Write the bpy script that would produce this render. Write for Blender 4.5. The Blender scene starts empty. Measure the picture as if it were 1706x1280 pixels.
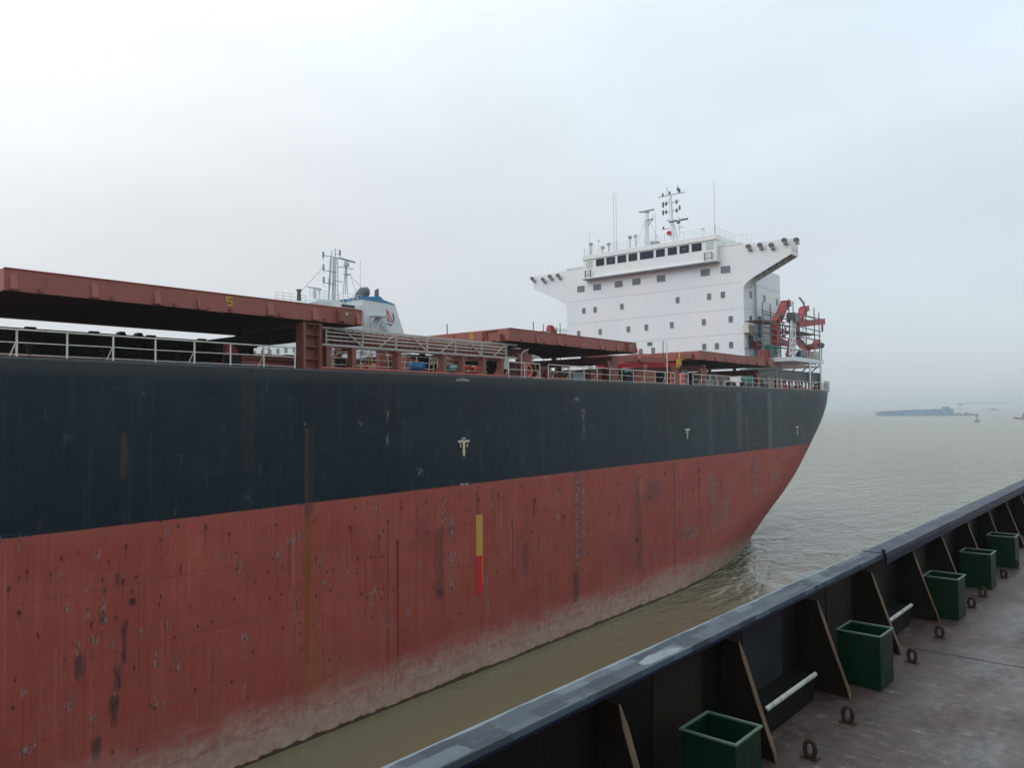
import bpy, math, random
import numpy as np
from mathutils import Vector, Matrix
random.seed(7)
S = bpy.context.scene
COL = S.collection

# ------------------------------------------------------------------ camera
F, CX, CY = 1281.0, 853.0, 640.0
YAW, PITCH, ROLL = math.radians(39.5), math.radians(2.0), math.radians(0.6)
EYE = Vector((0, 0, 16.0))
fw = Vector((math.cos(YAW) * math.cos(PITCH), math.sin(YAW) * math.cos(PITCH), math.sin(PITCH)))
rt = Vector((math.sin(YAW), -math.cos(YAW), 0)); up = rt.cross(fw)
c_, s_ = math.cos(ROLL), math.sin(ROLL)
rt, up = c_ * rt - s_ * up, s_ * rt + c_ * up
cd = bpy.data.cameras.new('camera'); cam = bpy.data.objects.new('camera', cd); COL.objects.link(cam)
M4 = Matrix((rt, up, -fw)).transposed().to_4x4(); M4.translation = EYE
cam.matrix_world = M4
cd.sensor_width = 36; cd.lens = F / 1706 * 36; cd.clip_start = 0.1; cd.clip_end = 40000
S.camera = cam
S.render.resolution_x, S.render.resolution_y = 1024, 769

def ray(x, y): return fw + rt * ((x - CX) / F) - up * ((y - CY) / F)
def atY(x, y, Y): d = ray(x, y); return EYE + d * (Y / d.y)      # point on a real plane seen at a photo pixel
def atX(x, y, X): d = ray(x, y); return EYE + d * (X / d.x)

# ------------------------------------------------------------------ light
SUN_AZ, SUN_EL = math.radians(150), math.radians(40)
sdir = Vector((math.cos(SUN_AZ) * math.cos(SUN_EL), math.sin(SUN_AZ) * math.cos(SUN_EL), math.sin(SUN_EL)))
sl = bpy.data.lights.new('sun', 'SUN'); sl.energy = 1.0; sl.angle = math.radians(45); sl.color = (1, .985, .96)
so = bpy.data.objects.new('sun', sl); COL.objects.link(so)
so.rotation_euler = (-sdir).to_track_quat('-Z', 'Y').to_euler(); so.location = (0, 0, 200)
W = bpy.data.worlds.new('World'); S.world = W; W.use_nodes = True
nt = W.node_tree; nt.nodes.clear()
def N(t, ty, **k):
    n = t.nodes.new(ty)
    for a, b in k.items(): setattr(n, a, b)
    return n
def math_(t, op, a, b=None, clamp=False):
    n = N(t, 'ShaderNodeMath', operation=op); n.use_clamp = clamp
    for i, v in enumerate((a, b)):
        if v is None: continue
        if isinstance(v, (int, float)): n.inputs[i].default_value = v
        else: t.links.new(v, n.inputs[i])
    return n.outputs[0]
def mixc(t, f, a, b, mode='MIX'):
    n = N(t, 'ShaderNodeMix', data_type='RGBA', blend_type=mode)
    for s, v in ((n.inputs[0], f), (n.inputs[6], a), (n.inputs[7], b)):
        if isinstance(v, (int, float)): s.default_value = v
        elif isinstance(v, tuple): s.default_value = (*v, 1)[:4]
        else: t.links.new(v, s)
    return n.outputs[2]
def ramp(t, f, stops, interp='LINEAR'):
    n = N(t, 'ShaderNodeValToRGB'); e = n.color_ramp.elements; n.color_ramp.interpolation = interp
    while len(e) < len(stops): e.new(0.5)
    for el, (p, c) in zip(e, stops):
        el.position = p; el.color = (c, c, c, 1) if isinstance(c, (int, float)) else (*c, 1)
    t.links.new(f, n.inputs[0]); return n.outputs[0]
sky = N(nt, 'ShaderNodeTexSky', sky_type='NISHITA'); sky.sun_disc = False
sky.sun_elevation = SUN_EL; sky.sun_rotation = math.pi / 2 - SUN_AZ
tc = N(nt, 'ShaderNodeTexCoord'); sep = N(nt, 'ShaderNodeSeparateXYZ'); nt.links.new(tc.outputs['Generated'], sep.inputs[0])
base = ramp(nt, math_(nt, 'ABSOLUTE', sep.outputs[2]), [(0, (.56, .62, .67)), (.07, (.62, .69, .74)), (.20, (.70, .77, .84)), (.42, (.78, .92, 1.03)), (1, (1.15, 1.22, 1.3))])
def dotdir(az, el):
    d = N(nt, 'ShaderNodeVectorMath', operation='DOT_PRODUCT'); nt.links.new(tc.outputs['Generated'], d.inputs[0])
    a, e = math.radians(az), math.radians(el)
    d.inputs[1].default_value = (math.cos(a) * math.cos(e), math.sin(a) * math.cos(e), math.sin(e)); return d.outputs[1]
glow = math_(nt, 'POWER', math_(nt, 'MAXIMUM', dotdir(86, 42), 0), 9)          # bright cloud in front of the sun
nz = N(nt, 'ShaderNodeTexNoise'); nz.inputs['Scale'].default_value = 2.2; nz.inputs['Detail'].default_value = 3
mp = N(nt, 'ShaderNodeMapping'); mp.inputs['Scale'].default_value = (1, 1, 3.2); nt.links.new(tc.outputs['Generated'], mp.inputs[0]); nt.links.new(mp.outputs[0], nz.inputs[0])
glow2 = math_(nt, 'MULTIPLY', glow, math_(nt, 'ADD', math_(nt, 'MULTIPLY', nz.outputs[0], .7), .65))
over = mixc(nt, glow2, base, (.95, .80, .66), 'ADD')
over = mixc(nt, math_(nt, 'MULTIPLY', math_(nt, 'POWER', math_(nt, 'MAXIMUM', dotdir(52, 36), 0), 16), .26), over, (1, .86, .70), 'ADD')
soft = ramp(nt, nz.outputs[0], [(.3, .935), (.7, 1.055)])
over = mixc(nt, 1.0, over, soft, 'MULTIPLY')
pinkish = math_(nt, 'MULTIPLY', math_(nt, 'POWER', math_(nt, 'MAXIMUM', dotdir(60, 6), 0), 5), .5)
over = mixc(nt, pinkish, over, (.70, .71, .72))
bgs = N(nt, 'ShaderNodeBackground'); nt.links.new(over, bgs.inputs[0]); bgs.inputs[1].default_value = 0.97
bg = N(nt, 'ShaderNodeBackground'); nt.links.new(sky.outputs[0], bg.inputs[0]); bg.inputs[1].default_value = 0.005
ad = N(nt, 'ShaderNodeAddShader'); nt.links.new(bg.outputs[0], ad.inputs[0]); nt.links.new(bgs.outputs[0], ad.inputs[1])
wo = N(nt, 'ShaderNodeOutputWorld'); nt.links.new(ad.outputs[0], wo.inputs[0])
S.view_settings.view_transform = 'Standard'; S.view_settings.look = 'None'; S.view_settings.exposure = 0.0; S.view_settings.gamma = 1

# ------------------------------------------------------------------ materials
MATS = {}
def newmat(name):
    m = bpy.data.materials.new(name); m.use_nodes = True; t = m.node_tree
    b = t.nodes['Principled BSDF']; MATS[name] = m
    return m, t, b
def obco(t, scale=(1, 1, 1)):
    g = N(t, 'ShaderNodeTexCoord'); mm = N(t, 'ShaderNodeMapping'); mm.inputs['Scale'].default_value = scale
    t.links.new(g.outputs['Object'], mm.inputs[0]); return mm.outputs[0]
def noise(t, vec, sc, det=4, rough=.55, dist=0):
    n = N(t, 'ShaderNodeTexNoise'); t.links.new(vec, n.inputs[0]); n.inputs['Scale'].default_value = sc
    n.inputs['Detail'].default_value = det; n.inputs['Roughness'].default_value = rough; n.inputs['Distortion'].default_value = dist
    return n.outputs[0]
def bump(t, b, h, strength=.3, dist=.05):
    n = N(t, 'ShaderNodeBump'); n.inputs['Strength'].default_value = strength; n.inputs['Distance'].default_value = dist
    t.links.new(h, n.inputs['Height']); t.links.new(n.outputs[0], b.inputs['Normal'])
def paint(name, col, rough=.5, rust=0.0, sc=.8, var=.25, streak=True, rcol=(.16, .06, .03), metal=0, b_=.1):
    m, t, b = newmat(name)
    v = obco(t); n1 = noise(t, v, sc, 5)
    lo = tuple(x * (1 - var) for x in col); hi = tuple(min(1, x * (1 + var)) for x in col)
    c = mixc(t, n1, lo, hi)
    if rust > 0:
        n2 = noise(t, obco(t, (3, 3, .5) if streak else (2, 2, 2)), 1.6, 8, .7)
        f = ramp(t, n2, [(.62 - rust * .3, 0), (.78 - rust * .3, 1)])
        c = mixc(t, math_(t, 'MULTIPLY', f, .75), c, rcol)
    t.links.new(c, b.inputs['Base Color']); b.inputs['Roughness'].default_value = rough; b.inputs['Metallic'].default_value = metal
    if b_: bump(t, b, noise(t, v, 14, 4), b_, .02)
    if name == 'green_dark': bump(t, b, noise(t, v, 3.2, 3), .8, .03)
    if max(col) < .05: b.inputs['Specular IOR Level'].default_value = .12
    return m
paint('cover_underside_shade', (.020, .012, .012), .8, .1)  # near-black girders and sheet: underside shade put into the red paint's colour
paint('cover_red', (.285, .084, .064), .6, .3, .6, .22, rcol=(.17, .055, .040))
paint('deck_red', (.24, .06, .042), .6, .3, .7, .3)
paint('post_brown', (.22, .070, .050), .55, .3, 1.2, .2)
paint('dark_coaming', (.014, .009, .010), .6, .2)
paint('white_rail', (.62, .60, .54), .5, .25, 2, .12, rcol=(.3, .17, .08))
paint('white_paint', (.74, .76, .78), .42, .0, .35, .035, b_=.03)
paint('seam_grey', (.42, .44, .47), .6)
paint('alloy', (.42, .40, .37), .45, .1, 1.5, .15, rcol=(.26, .2, .15))
paint('grey_steel', (.23, .27, .30), .5, .1, 1, .2)
paint('grey_dark', (.07, .08, .09), .5, .1, 1, .3)
paint('crane_red', (.40, .022, .032), .45, .12, .8, .2)
paint('yellow', (.46, .28, .03), .5, .15, 1.5, .15)
paint('orange', (.62, .09, .05), .45, 0, 2, .1)
paint('blue', (.02, .15, .30), .4, 0, 2, .12)
paint('teal', (.03, .17, .15), .5, .1, 2, .2)
paint('green_dark', (.0026, .018, .0078), .40, .22, 1.8, .4, rcol=(.014, .013, .009), b_=.6)
paint('green_rim', (.055, .10, .072), .4, .25, 5, .3, rcol=(.10, .09, .06))
paint('lamp_dark', (.10, .105, .11), .35, 0, 3, .3)
paint('lamp_face', (.30, .31, .32), .25, 0, 3, .2)
paint('scaffold', (.10, .13, .12), .5, .2, 3, .2)
paint('far_white', (.60, .64, .64), .55, .06, .4, .05)
paint('far_hull', (.05, .07, .11), .5, 0, .05, .3)
paint('band_blue', (.005, .17, .36), .45, .0, .5, .15)
paint('logo_red', (.45, .06, .06), .5)
paint('logo_dark', (.03, .05, .07), .5)
paint('mark_cream', (.58, .50, .34), .55, .05, 3, .12, rcol=(.3, .2, .1))
paint('mark_white', (.55, .56, .52), .55, .1, 6, .15, rcol=(.2, .16, .12))
paint('mark_yellow', (.52, .29, .06), .5, .12, 2, .12, rcol=(.3, .15, .05))
paint('mark_red', (.52, .015, .012), .5, .1, 2, .15, rcol=(.2, .03, .02))
paint('mark_backing', (.012, .016, .02), .5)
paint('ring_rust', (.028, .019, .013), .55, .4, 8, .4, rcol=(.07, .035, .018))
paint('rust_brown', (.16, .085, .045), .6, .35, 3, .4, rcol=(.05, .03, .022))
paint('stay_tan', (.105, .060, .027), .6, .55, 4, .5, rcol=(.035, .024, .016))
paint('bulwark_dark', (.0045, .0038, .0036), .5, .4, 1.2, .6, rcol=(.013, .010, .007))
paint('doubling', (.019, .013, .0075), .6, .35, 1.5, .6, rcol=(.012, .009, .008))
paint('panel_grey', (.017, .019, .020), .6, .3, 1.5, .5, rcol=(.012, .010, .010))
paint('stay_plate', (.011, .008, .0055), .6, .4, 2, .6, rcol=(.005, .004, .004))
paint('lip_navy', (.006, .008, .022), .35, .1, 2, .3, rcol=(.02, .02, .02))
paint('pale_worn', (.42, .42, .38), .5, .4, 6, .2, rcol=(.1, .09, .07))
paint('scuff', (.17, .21, .225), .65, .3, 6, .25, rcol=(.06, .07, .085))
paint('rib_grey', (.085, .10, .105), .5, .15, 1, .25)
paint('canvas_white', (.72, .72, .70), .6)
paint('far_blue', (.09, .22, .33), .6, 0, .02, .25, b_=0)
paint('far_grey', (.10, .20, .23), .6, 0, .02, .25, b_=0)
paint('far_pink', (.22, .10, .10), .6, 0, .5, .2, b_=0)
m, t, b = newmat('glass'); b.inputs['Roughness'].default_value = .2; b.inputs['Specular IOR Level'].default_value = .2
t.links.new(mixc(t, noise(t, obco(t), .8, 2), (.008, .010, .02), (.03, .04, .06)), b.inputs['Base Color'])
m, t, b = newmat('glass_port'); b.inputs['Roughness'].default_value = .2
t.links.new(mixc(t, noise(t, obco(t), .6, 2), (.09, .10, .12), (.20, .22, .23)), b.inputs['Base Color'])
m, t, b = newmat('glass_clear'); b.inputs['Base Color'].default_value = (.45, .55, .52, 1); b.inputs['Roughness'].default_value = .15

# white superstructure: faint cream and grey weathering with drips
m, t, b = newmat('house_white')
v = obco(t); f1 = ramp(t, noise(t, v, .12, 3), [(.38, 0), (.62, 1)])
c = mixc(t, f1, (.74, .775, .815), (.79, .795, .765))
dr = ramp(t, noise(t, obco(t, (2.2, 2.2, .22)), 1.4, 7, .68), [(.60, 0), (.80, 1)])
c = mixc(t, math_(t, 'MULTIPLY', dr, .28), c, (.50, .46, .40))
gr = ramp(t, noise(t, obco(t, (.7, .7, .3)), 1.0, 6, .6), [(.45, 0), (.75, 1)])
c = mixc(t, math_(t, 'MULTIPLY', gr, .18), c, (.58, .62, .64))
t.links.new(c, b.inputs['Base Color']); b.inputs['Roughness'].default_value = .5
bump(t, b, noise(t, obco(t, (1, 1, 1)), .9, 3), .25, .06)

# ---- hull: black-blue topsides, red bottom paint, fouling band, streaks
m, t, b = newmat('hull_paint')
g = N(t, 'ShaderNodeTexCoord'); sp = N(t, 'ShaderNodeSeparateXYZ'); t.links.new(g.outputs['Object'], sp.inputs[0])
X, Y_, Z = sp.outputs
v = obco(t)
def sm(x, a, b_):   # smoothstep a..b
    n = N(t, 'ShaderNodeMapRange', interpolation_type='SMOOTHSTEP'); t.links.new(x, n.inputs[0])
    n.inputs[1].default_value = a; n.inputs[2].default_value = b_; return n.outputs[0]
nv = noise(t, v, .25, 4); nf = noise(t, v, 1.7, 6, .65)
red = mixc(t, ramp(t, nv, [(.3, 0), (.7, 1)]), (.315, .062, .043), (.395, .094, .066))
vs = ramp(t, noise(t, obco(t, (2.6, 1, .10)), 1.5, 6, .65), [(.35, 0), (.75, 1)])     # vertical wash
red = mixc(t, math_(t, 'MULTIPLY', vs, .6), red, (.215, .047, .036))
vs2 = ramp(t, noise(t, obco(t, (5.5, 1, .16)), 1.3, 5, .6), [(.55, 0), (.78, 1)])
red = mixc(t, math_(t, 'MULTIPLY', vs2, .5), red, (.41, .150, .115))
pt = ramp(t, noise(t, obco(t, (.35, 1, .8)), 1.2, 3, .5), [(.5, 0), (.56, 1)])           # repainted areas, squarish
red = mixc(t, math_(t, 'MULTIPLY', pt, .22), red, (.30, .045, .030))
navy = mixc(t, ramp(t, noise(t, obco(t, (.5, 1, .35)), .6, 5, .6), [(.3, 0), (.72, 1)]), (.0024, .0070, .0125), (.0060, .0195, .0310))
navy = mixc(t, math_(t, 'MULTIPLY', vs, .30), navy, (.016, .032, .045))
navy = mixc(t, math_(t, 'MULTIPLY', vs2, .30), navy, (.026, .034, .040))
wave = math_(t, 'MULTIPLY', math_(t, 'SUBTRACT', nv, .5), .12)
isnavy = sm(math_(t, 'ADD', Z, wave), 11.53, 11.57)
edge = math_(t, 'MULTIPLY', sm(Z, 11.0, 11.5), math_(t, 'SUBTRACT', 1, isnavy))
red = mixc(t, math_(t, 'MULTIPLY', edge, .28), red, (.30, .10, .085))
# grime right under the deck edge
grime = math_(t, 'MULTIPLY', sm(Z, 17.35, 18.05), .45)
navy = mixc(t, grime, navy, (.075, .065, .055))
# rust pin points with little tails
def vor(vec, sc, rnd=1):
    n = N(t, 'ShaderNodeTexVoronoi', voronoi_dimensions='2D'); sv = N(t, 'ShaderNodeSeparateXYZ'); t.links.new(vec, sv.inputs[0]); cv2 = N(t, 'ShaderNodeCombineXYZ'); t.links.new(sv.outputs[0], cv2.inputs[0]); t.links.new(sv.outputs[2], cv2.inputs[1]); t.links.new(cv2.outputs[0], n.inputs[0]); n.inputs['Scale'].default_value = sc; n.inputs['Randomness'].default_value = rnd
    return n.outputs['Distance'], n.outputs['Color']
wv = N(t, 'ShaderNodeVectorMath', operation='ADD'); t.links.new(obco(t, (1, .001, .55)), wv.inputs[0])
nn = N(t, 'ShaderNodeTexNoise'); t.links.new(v, nn.inputs[0]); nn.inputs['Scale'].default_value = 6
sc_ = N(t, 'ShaderNodeVectorMath', operation='SCALE'); t.links.new(nn.outputs['Color'], sc_.inputs[0]); sc_.inputs[3].default_value = .12; t.links.new(sc_.outputs[0], wv.inputs[1])
d, cc = vor(wv.outputs[0], 1.15)
sep2 = N(t, 'ShaderNodeSeparateColor'); t.links.new(cc, sep2.inputs[0])
spot = math_(t, 'MULTIPLY', sm(math_(t, 'SUBTRACT', 1, d), .92, .96), math_(t, 'GREATER_THAN', sep2.outputs[0], .62))
red = mixc(t, math_(t, 'MULTIPLY', spot, .85), red, (.045, .018, .016))
d2, c2 = vor(obco(t, (1.3, .001, .07)), 1.6)
sep3 = N(t, 'ShaderNodeSeparateColor'); t.links.new(c2, sep3.inputs[0])
thin = math_(t, 'MULTIPLY', math_(t, 'MULTIPLY', sm(math_(t, 'SUBTRACT', 1, d2), .955, .985), math_(t, 'GREATER_THAN', sep3.outputs[1], .45)), sm(nf, .35, .6))
red = mixc(t, math_(t, 'MULTIPLY', thin, .5), red, (.085, .022, .016))
body = mixc(t, isnavy, red, navy)
breaks = ramp(t, noise(t, obco(t, (5, 1, 1.4)), 1.3, 5, .7), [(.40, 0), (.56, 1)])
at_ = N(t, 'ShaderNodeAttribute', attribute_name='stain'); ap = N(t, 'ShaderNodeAttribute', attribute_name='wear'); swr = N(t, 'ShaderNodeSeparateColor'); t.links.new(ap.outputs['Color'], swr.inputs[0])
peel, rag = swr.outputs[0], swr.outputs[1]                                            # wear: r = flaking, g = raggedness of the stain
sf = math_(t, 'MULTIPLY', at_.outputs['Alpha'], math_(t, 'SUBTRACT', 1, math_(t, 'MULTIPLY', rag, math_(t, 'SUBTRACT', 1, breaks))))
body = mixc(t, sf, body, at_.outputs['Color'])
flake = ramp(t, noise(t, obco(t, (9, 1, 3.0)), 1.0, 6, .75), [(.50, 0), (.55, 1)])
flake2 = ramp(t, noise(t, obco(t, (7, 1, 4)), 1.1, 6, .75), [(.50, 0), (.56, 1)])
body = mixc(t, math_(t, 'MULTIPLY', math_(t, 'MULTIPLY', peel, flake2), .8), body, (.045, .026, .024))
body = mixc(t, math_(t, 'MULTIPLY', math_(t, 'MULTIPLY', peel, flake), .8), body, (.27, .235, .22))
# scattered scars everywhere
sc1 = ramp(t, noise(t, obco(t, (3.2, 1, 1.2)), 1.1, 8, .78), [(.655, 0), (.68, 1)])
body = mixc(t, math_(t, 'MULTIPLY', math_(t, 'MULTIPLY', sc1, math_(t, 'SUBTRACT', 1, isnavy)), .65), body, (.21, .15, .135))
sc2 = ramp(t, noise(t, obco(t, (1.1, 1, 5)), 1.0, 8, .8), [(.68, 0), (.72, 1)])
body = mixc(t, math_(t, 'MULTIPLY', sc2, .22), body, (.20, .20, .20))
# fouling band near the water
zf = math_(t, 'ADD', Z, math_(t, 'ADD', math_(t, 'MULTIPLY', math_(t, 'SUBTRACT', nf, .5), .9), math_(t, 'MULTIPLY', math_(t, 'SUBTRACT', noise(t, obco(t, (.35, 1, 1.2)), 1.0, 6, .7), .5), 2.4)))
foul = math_(t, 'SUBTRACT', 1, sm(zf, 1.0, 3.0))
fc = mixc(t, ramp(t, noise(t, obco(t, (1.1, 1, 2.2)), 1.3, 9, .75), [(.38, 0), (.62, 1)]), (.31, .145, .118), (.50, .35, .30))
fc = mixc(t, math_(t, 'MULTIPLY', vs2, .45), fc, (.24, .11, .085))
fc = mixc(t, math_(t, 'MULTIPLY', ramp(t, noise(t, obco(t, (3.5, 1, .5)), 1.3, 7, .7), [(.45, 0), (.62, 1)]), .55), fc, (.50, .40, .34))
fc = mixc(t, math_(t, 'MULTIPLY', math_(t, 'SUBTRACT', 1, sm(zf, .3, 1.3)), .7), fc, mixc(t, ramp(t, nf, [(.4, 0), (.6, 1)]), (.36, .28, .21), (.50, .42, .33)))
speck = ramp(t, noise(t, v, 9, 6, .8), [(.56, 0), (.62, 1)])
fc = mixc(t, math_(t, 'MULTIPLY', speck, .55), fc, (.13, .08, .065))
body = mixc(t, math_(t, 'MULTIPLY', foul, .85), body, fc)
wet = math_(t, 'SUBTRACT', 1, sm(math_(t, 'ADD', Z, math_(t, 'MULTIPLY', math_(t, 'SUBTRACT', nf, .5), .55)), .14, .24))
body = mixc(t, wet, body, (.075, .045, .028))
# plate seams
def seam(ax, pitch, w):
    fr = math_(t, 'FRACT', math_(t, 'DIVIDE', ax, pitch)); return math_(t, 'SUBTRACT', 1, sm(math_(t, 'ABSOLUTE', math_(t, 'SUBTRACT', fr, .5)), 0, w / pitch))
sm1 = math_(t, 'MAXIMUM', seam(Z, 2.6, .05), seam(X, 9.8, .05))
body = mixc(t, math_(t, 'MULTIPLY', sm1, .18), body, (.02, .018, .018))
t.links.new(body, b.inputs['Base Color']); 
rr = mixc(t, isnavy, (.62,) * 3, (.42,) * 3); t.links.new(rr, b.inputs['Roughness'])
b.inputs['Specular IOR Level'].default_value = .22
hb = math_(t, 'ADD', math_(t, 'MULTIPLY', noise(t, obco(t, (.55, 1, .4)), 1.0, 2), 1.0), math_(t, 'MULTIPLY', sm1, -.12))
bump(t, b, hb, .35, .10)

# ---- water
m, t, b = newmat('river_water')
g = N(t, 'ShaderNodeTexCoord'); 
v1 = obco(t, (1, 1, 1))
n_a = noise(t, obco(t, (.30, .55, 1)), 1.0, 5, .6, .3); n_b = noise(t, obco(t, (1.3, 2.1, 1)), 1.0, 4, .6, .2); n_c = noise(t, obco(t, (.05, .09, 1)), 1.0, 3)
sx = N(t, 'ShaderNodeSeparateXYZ'); t.links.new(g.outputs['Object'], sx.inputs[0])
def smr(x, a, b_, lo=0, hi=1):
    n = N(t, 'ShaderNodeMapRange', interpolation_type='SMOOTHSTEP'); t.links.new(x, n.inputs[0])
    for i, q in enumerate((a, b_, lo, hi)): n.inputs[i + 1].default_value = q
    return n.outputs[0]
calm = smr(sx.outputs[0], 46, 80, .12, 1.0)                        # sheltered water between the two hulls
h = math_(t, 'ADD', math_(t, 'ADD', math_(t, 'MULTIPLY', n_a, 1.3), math_(t, 'MULTIPLY', n_b, .55)), math_(t, 'MULTIPLY', noise(t, obco(t, (.11, .26, 1)), 1.0, 3, .6, .4), 3.0))
bn = N(t, 'ShaderNodeBump'); t.links.new(h, bn.inputs['Height']); t.links.new(math_(t, 'MULTIPLY', calm, 1.0), bn.inputs['Strength']); bn.inputs['Distance'].default_value = 1.0
t.links.new(bn.outputs[0], b.inputs['Normal'])
c = mixc(t, ramp(t, n_c, [(.3, 0), (.7, 1)]), (.150, .138, .076), (.178, .164, .096))
t.links.new(c, b.inputs['Base Color']); t.links.new(smr(sx.outputs[0], 60, 500, .05, .20), b.inputs['Roughness']); b.inputs['IOR'].default_value = 1.55

# ---- foreground deck and gunwale
m, t, b = newmat('wet_deck')
v = obco(t)
a1 = ramp(t, noise(t, obco(t, (.5, 1.1, 1)), .9, 6, .62), [(.38, 0), (.62, 1)]); a2 = noise(t, v, 5, 8, .7); a3 = ramp(t, noise(t, v, 1.3, 5, .6, .5), [(.48, 0), (.60, 1)])
sx = N(t, 'ShaderNodeSeparateXYZ'); t.links.new(v, sx.inputs[0])
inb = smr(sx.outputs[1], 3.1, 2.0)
c = mixc(t, ramp(t, a2, [(.3, 0), (.7, 1)]), (.016, .011, .009), (.070, .044, .037))  # dark toward the bulwark: reddish dirt plus bulwark shade put into the colour
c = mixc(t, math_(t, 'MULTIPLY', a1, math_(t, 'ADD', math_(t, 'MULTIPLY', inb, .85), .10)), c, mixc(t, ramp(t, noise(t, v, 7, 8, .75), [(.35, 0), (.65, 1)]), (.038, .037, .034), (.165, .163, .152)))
c = mixc(t, math_(t, 'MULTIPLY', a3, .35), c, (.085, .050, .036))
pk = ramp(t, noise(t, v, 16, 6, .75), [(.60, 0), (.66, 1)])
c = mixc(t, math_(t, 'MULTIPLY', pk, .5), c, (.030, .022, .018))
c = mixc(t, ramp(t, noise(t, obco(t, (2.5, 1, 1)), 3.2, 8, .75), [(.56, 0), (.62, .55)]), c, (.17, .165, .15))
t.links.new(c, b.inputs['Base Color'])
t.links.new(ramp(t, noise(t, obco(t, (.6, 1.2, 1)), 1.4, 4), [(.4, .28), (.62, .62)]), b.inputs['Roughness'])
bump(t, b, noise(t, v, 22, 9, .8), .8, .012)
m, t, b = newmat('gunwale_grey')
br = N(t, 'ShaderNodeTexBrick'); t.links.new(obco(t), br.inputs[0]); br.inputs['Scale'].default_value = 1
br.inputs['Mortar Size'].default_value = 0; br.inputs['Brick Width'].default_value = .85; br.inputs['Row Height'].default_value = .105; br.inputs['Bias'].default_value = 0
br.offset = .37; br.squash = 1.6; br.squash_frequency = 2
br.inputs[1].default_value = (.028, .037, .050, 1); br.inputs[2].default_value = (.085, .112, .132, 1)
c = mixc(t, math_(t, 'MULTIPLY', noise(t, obco(t), 2.0, 5, .6), .6), br.outputs[0], (.040, .050, .064))
nv3 = N(t, 'ShaderNodeTexNoise'); t.links.new(obco(t), nv3.inputs[0]); nv3.inputs['Scale'].default_value = 5; nv3.inputs['Detail'].default_value = 6; nv3.inputs['Roughness'].default_value = .7
wsub = N(t, 'ShaderNodeVectorMath', operation='MULTIPLY_ADD'); t.links.new(nv3.outputs['Color'], wsub.inputs[0]); wsub.inputs[1].default_value = (.22, .07, 0); t.links.new(obco(t), wsub.inputs[2]); t.links.new(wsub.outputs[0], br.inputs[0])
b2r = N(t, 'ShaderNodeTexBrick'); t.links.new(wsub.outputs[0], b2r.inputs[0]); b2r.inputs['Scale'].default_value = 1; b2r.inputs['Mortar Size'].default_value = 0; b2r.inputs['Brick Width'].default_value = .36; b2r.inputs['Row Height'].default_value = .155; b2r.offset = .23
b2r.inputs[1].default_value = (0, 0, 0, 1); b2r.inputs[2].default_value = (1, 1, 1, 1)
c = mixc(t, ramp(t, b2r.outputs[0], [(.72, 0), (.76, .75)]), c, (.024, .032, .046)); c = mixc(t, ramp(t, b2r.outputs[0], [(.20, .65), (.24, 0)]), c, (.105, .138, .158))
c = mixc(t, ramp(t, noise(t, obco(t, (2, 5, 1)), 1.9, 7, .7), [(.60, 0), (.63, .45)]), c, (.16, .20, .22))
sx = N(t, 'ShaderNodeSeparateXYZ'); t.links.new(obco(t), sx.inputs[0])
oe = smr(math_(t, 'ADD', sx.outputs[1], math_(t, 'MULTIPLY', noise(t, obco(t, (1.5, 4, 1)), 2, 3), .10)), 3.985, 4.0)
c = mixc(t, math_(t, 'MULTIPLY', oe, .75), c, (.19, .25, .28))
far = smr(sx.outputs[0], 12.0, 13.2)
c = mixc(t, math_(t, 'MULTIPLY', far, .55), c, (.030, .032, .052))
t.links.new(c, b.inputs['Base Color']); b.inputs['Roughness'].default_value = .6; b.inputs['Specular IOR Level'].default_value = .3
bump(t, b, noise(t, obco(t), 14, 6, .7), .5, .01)

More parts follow.
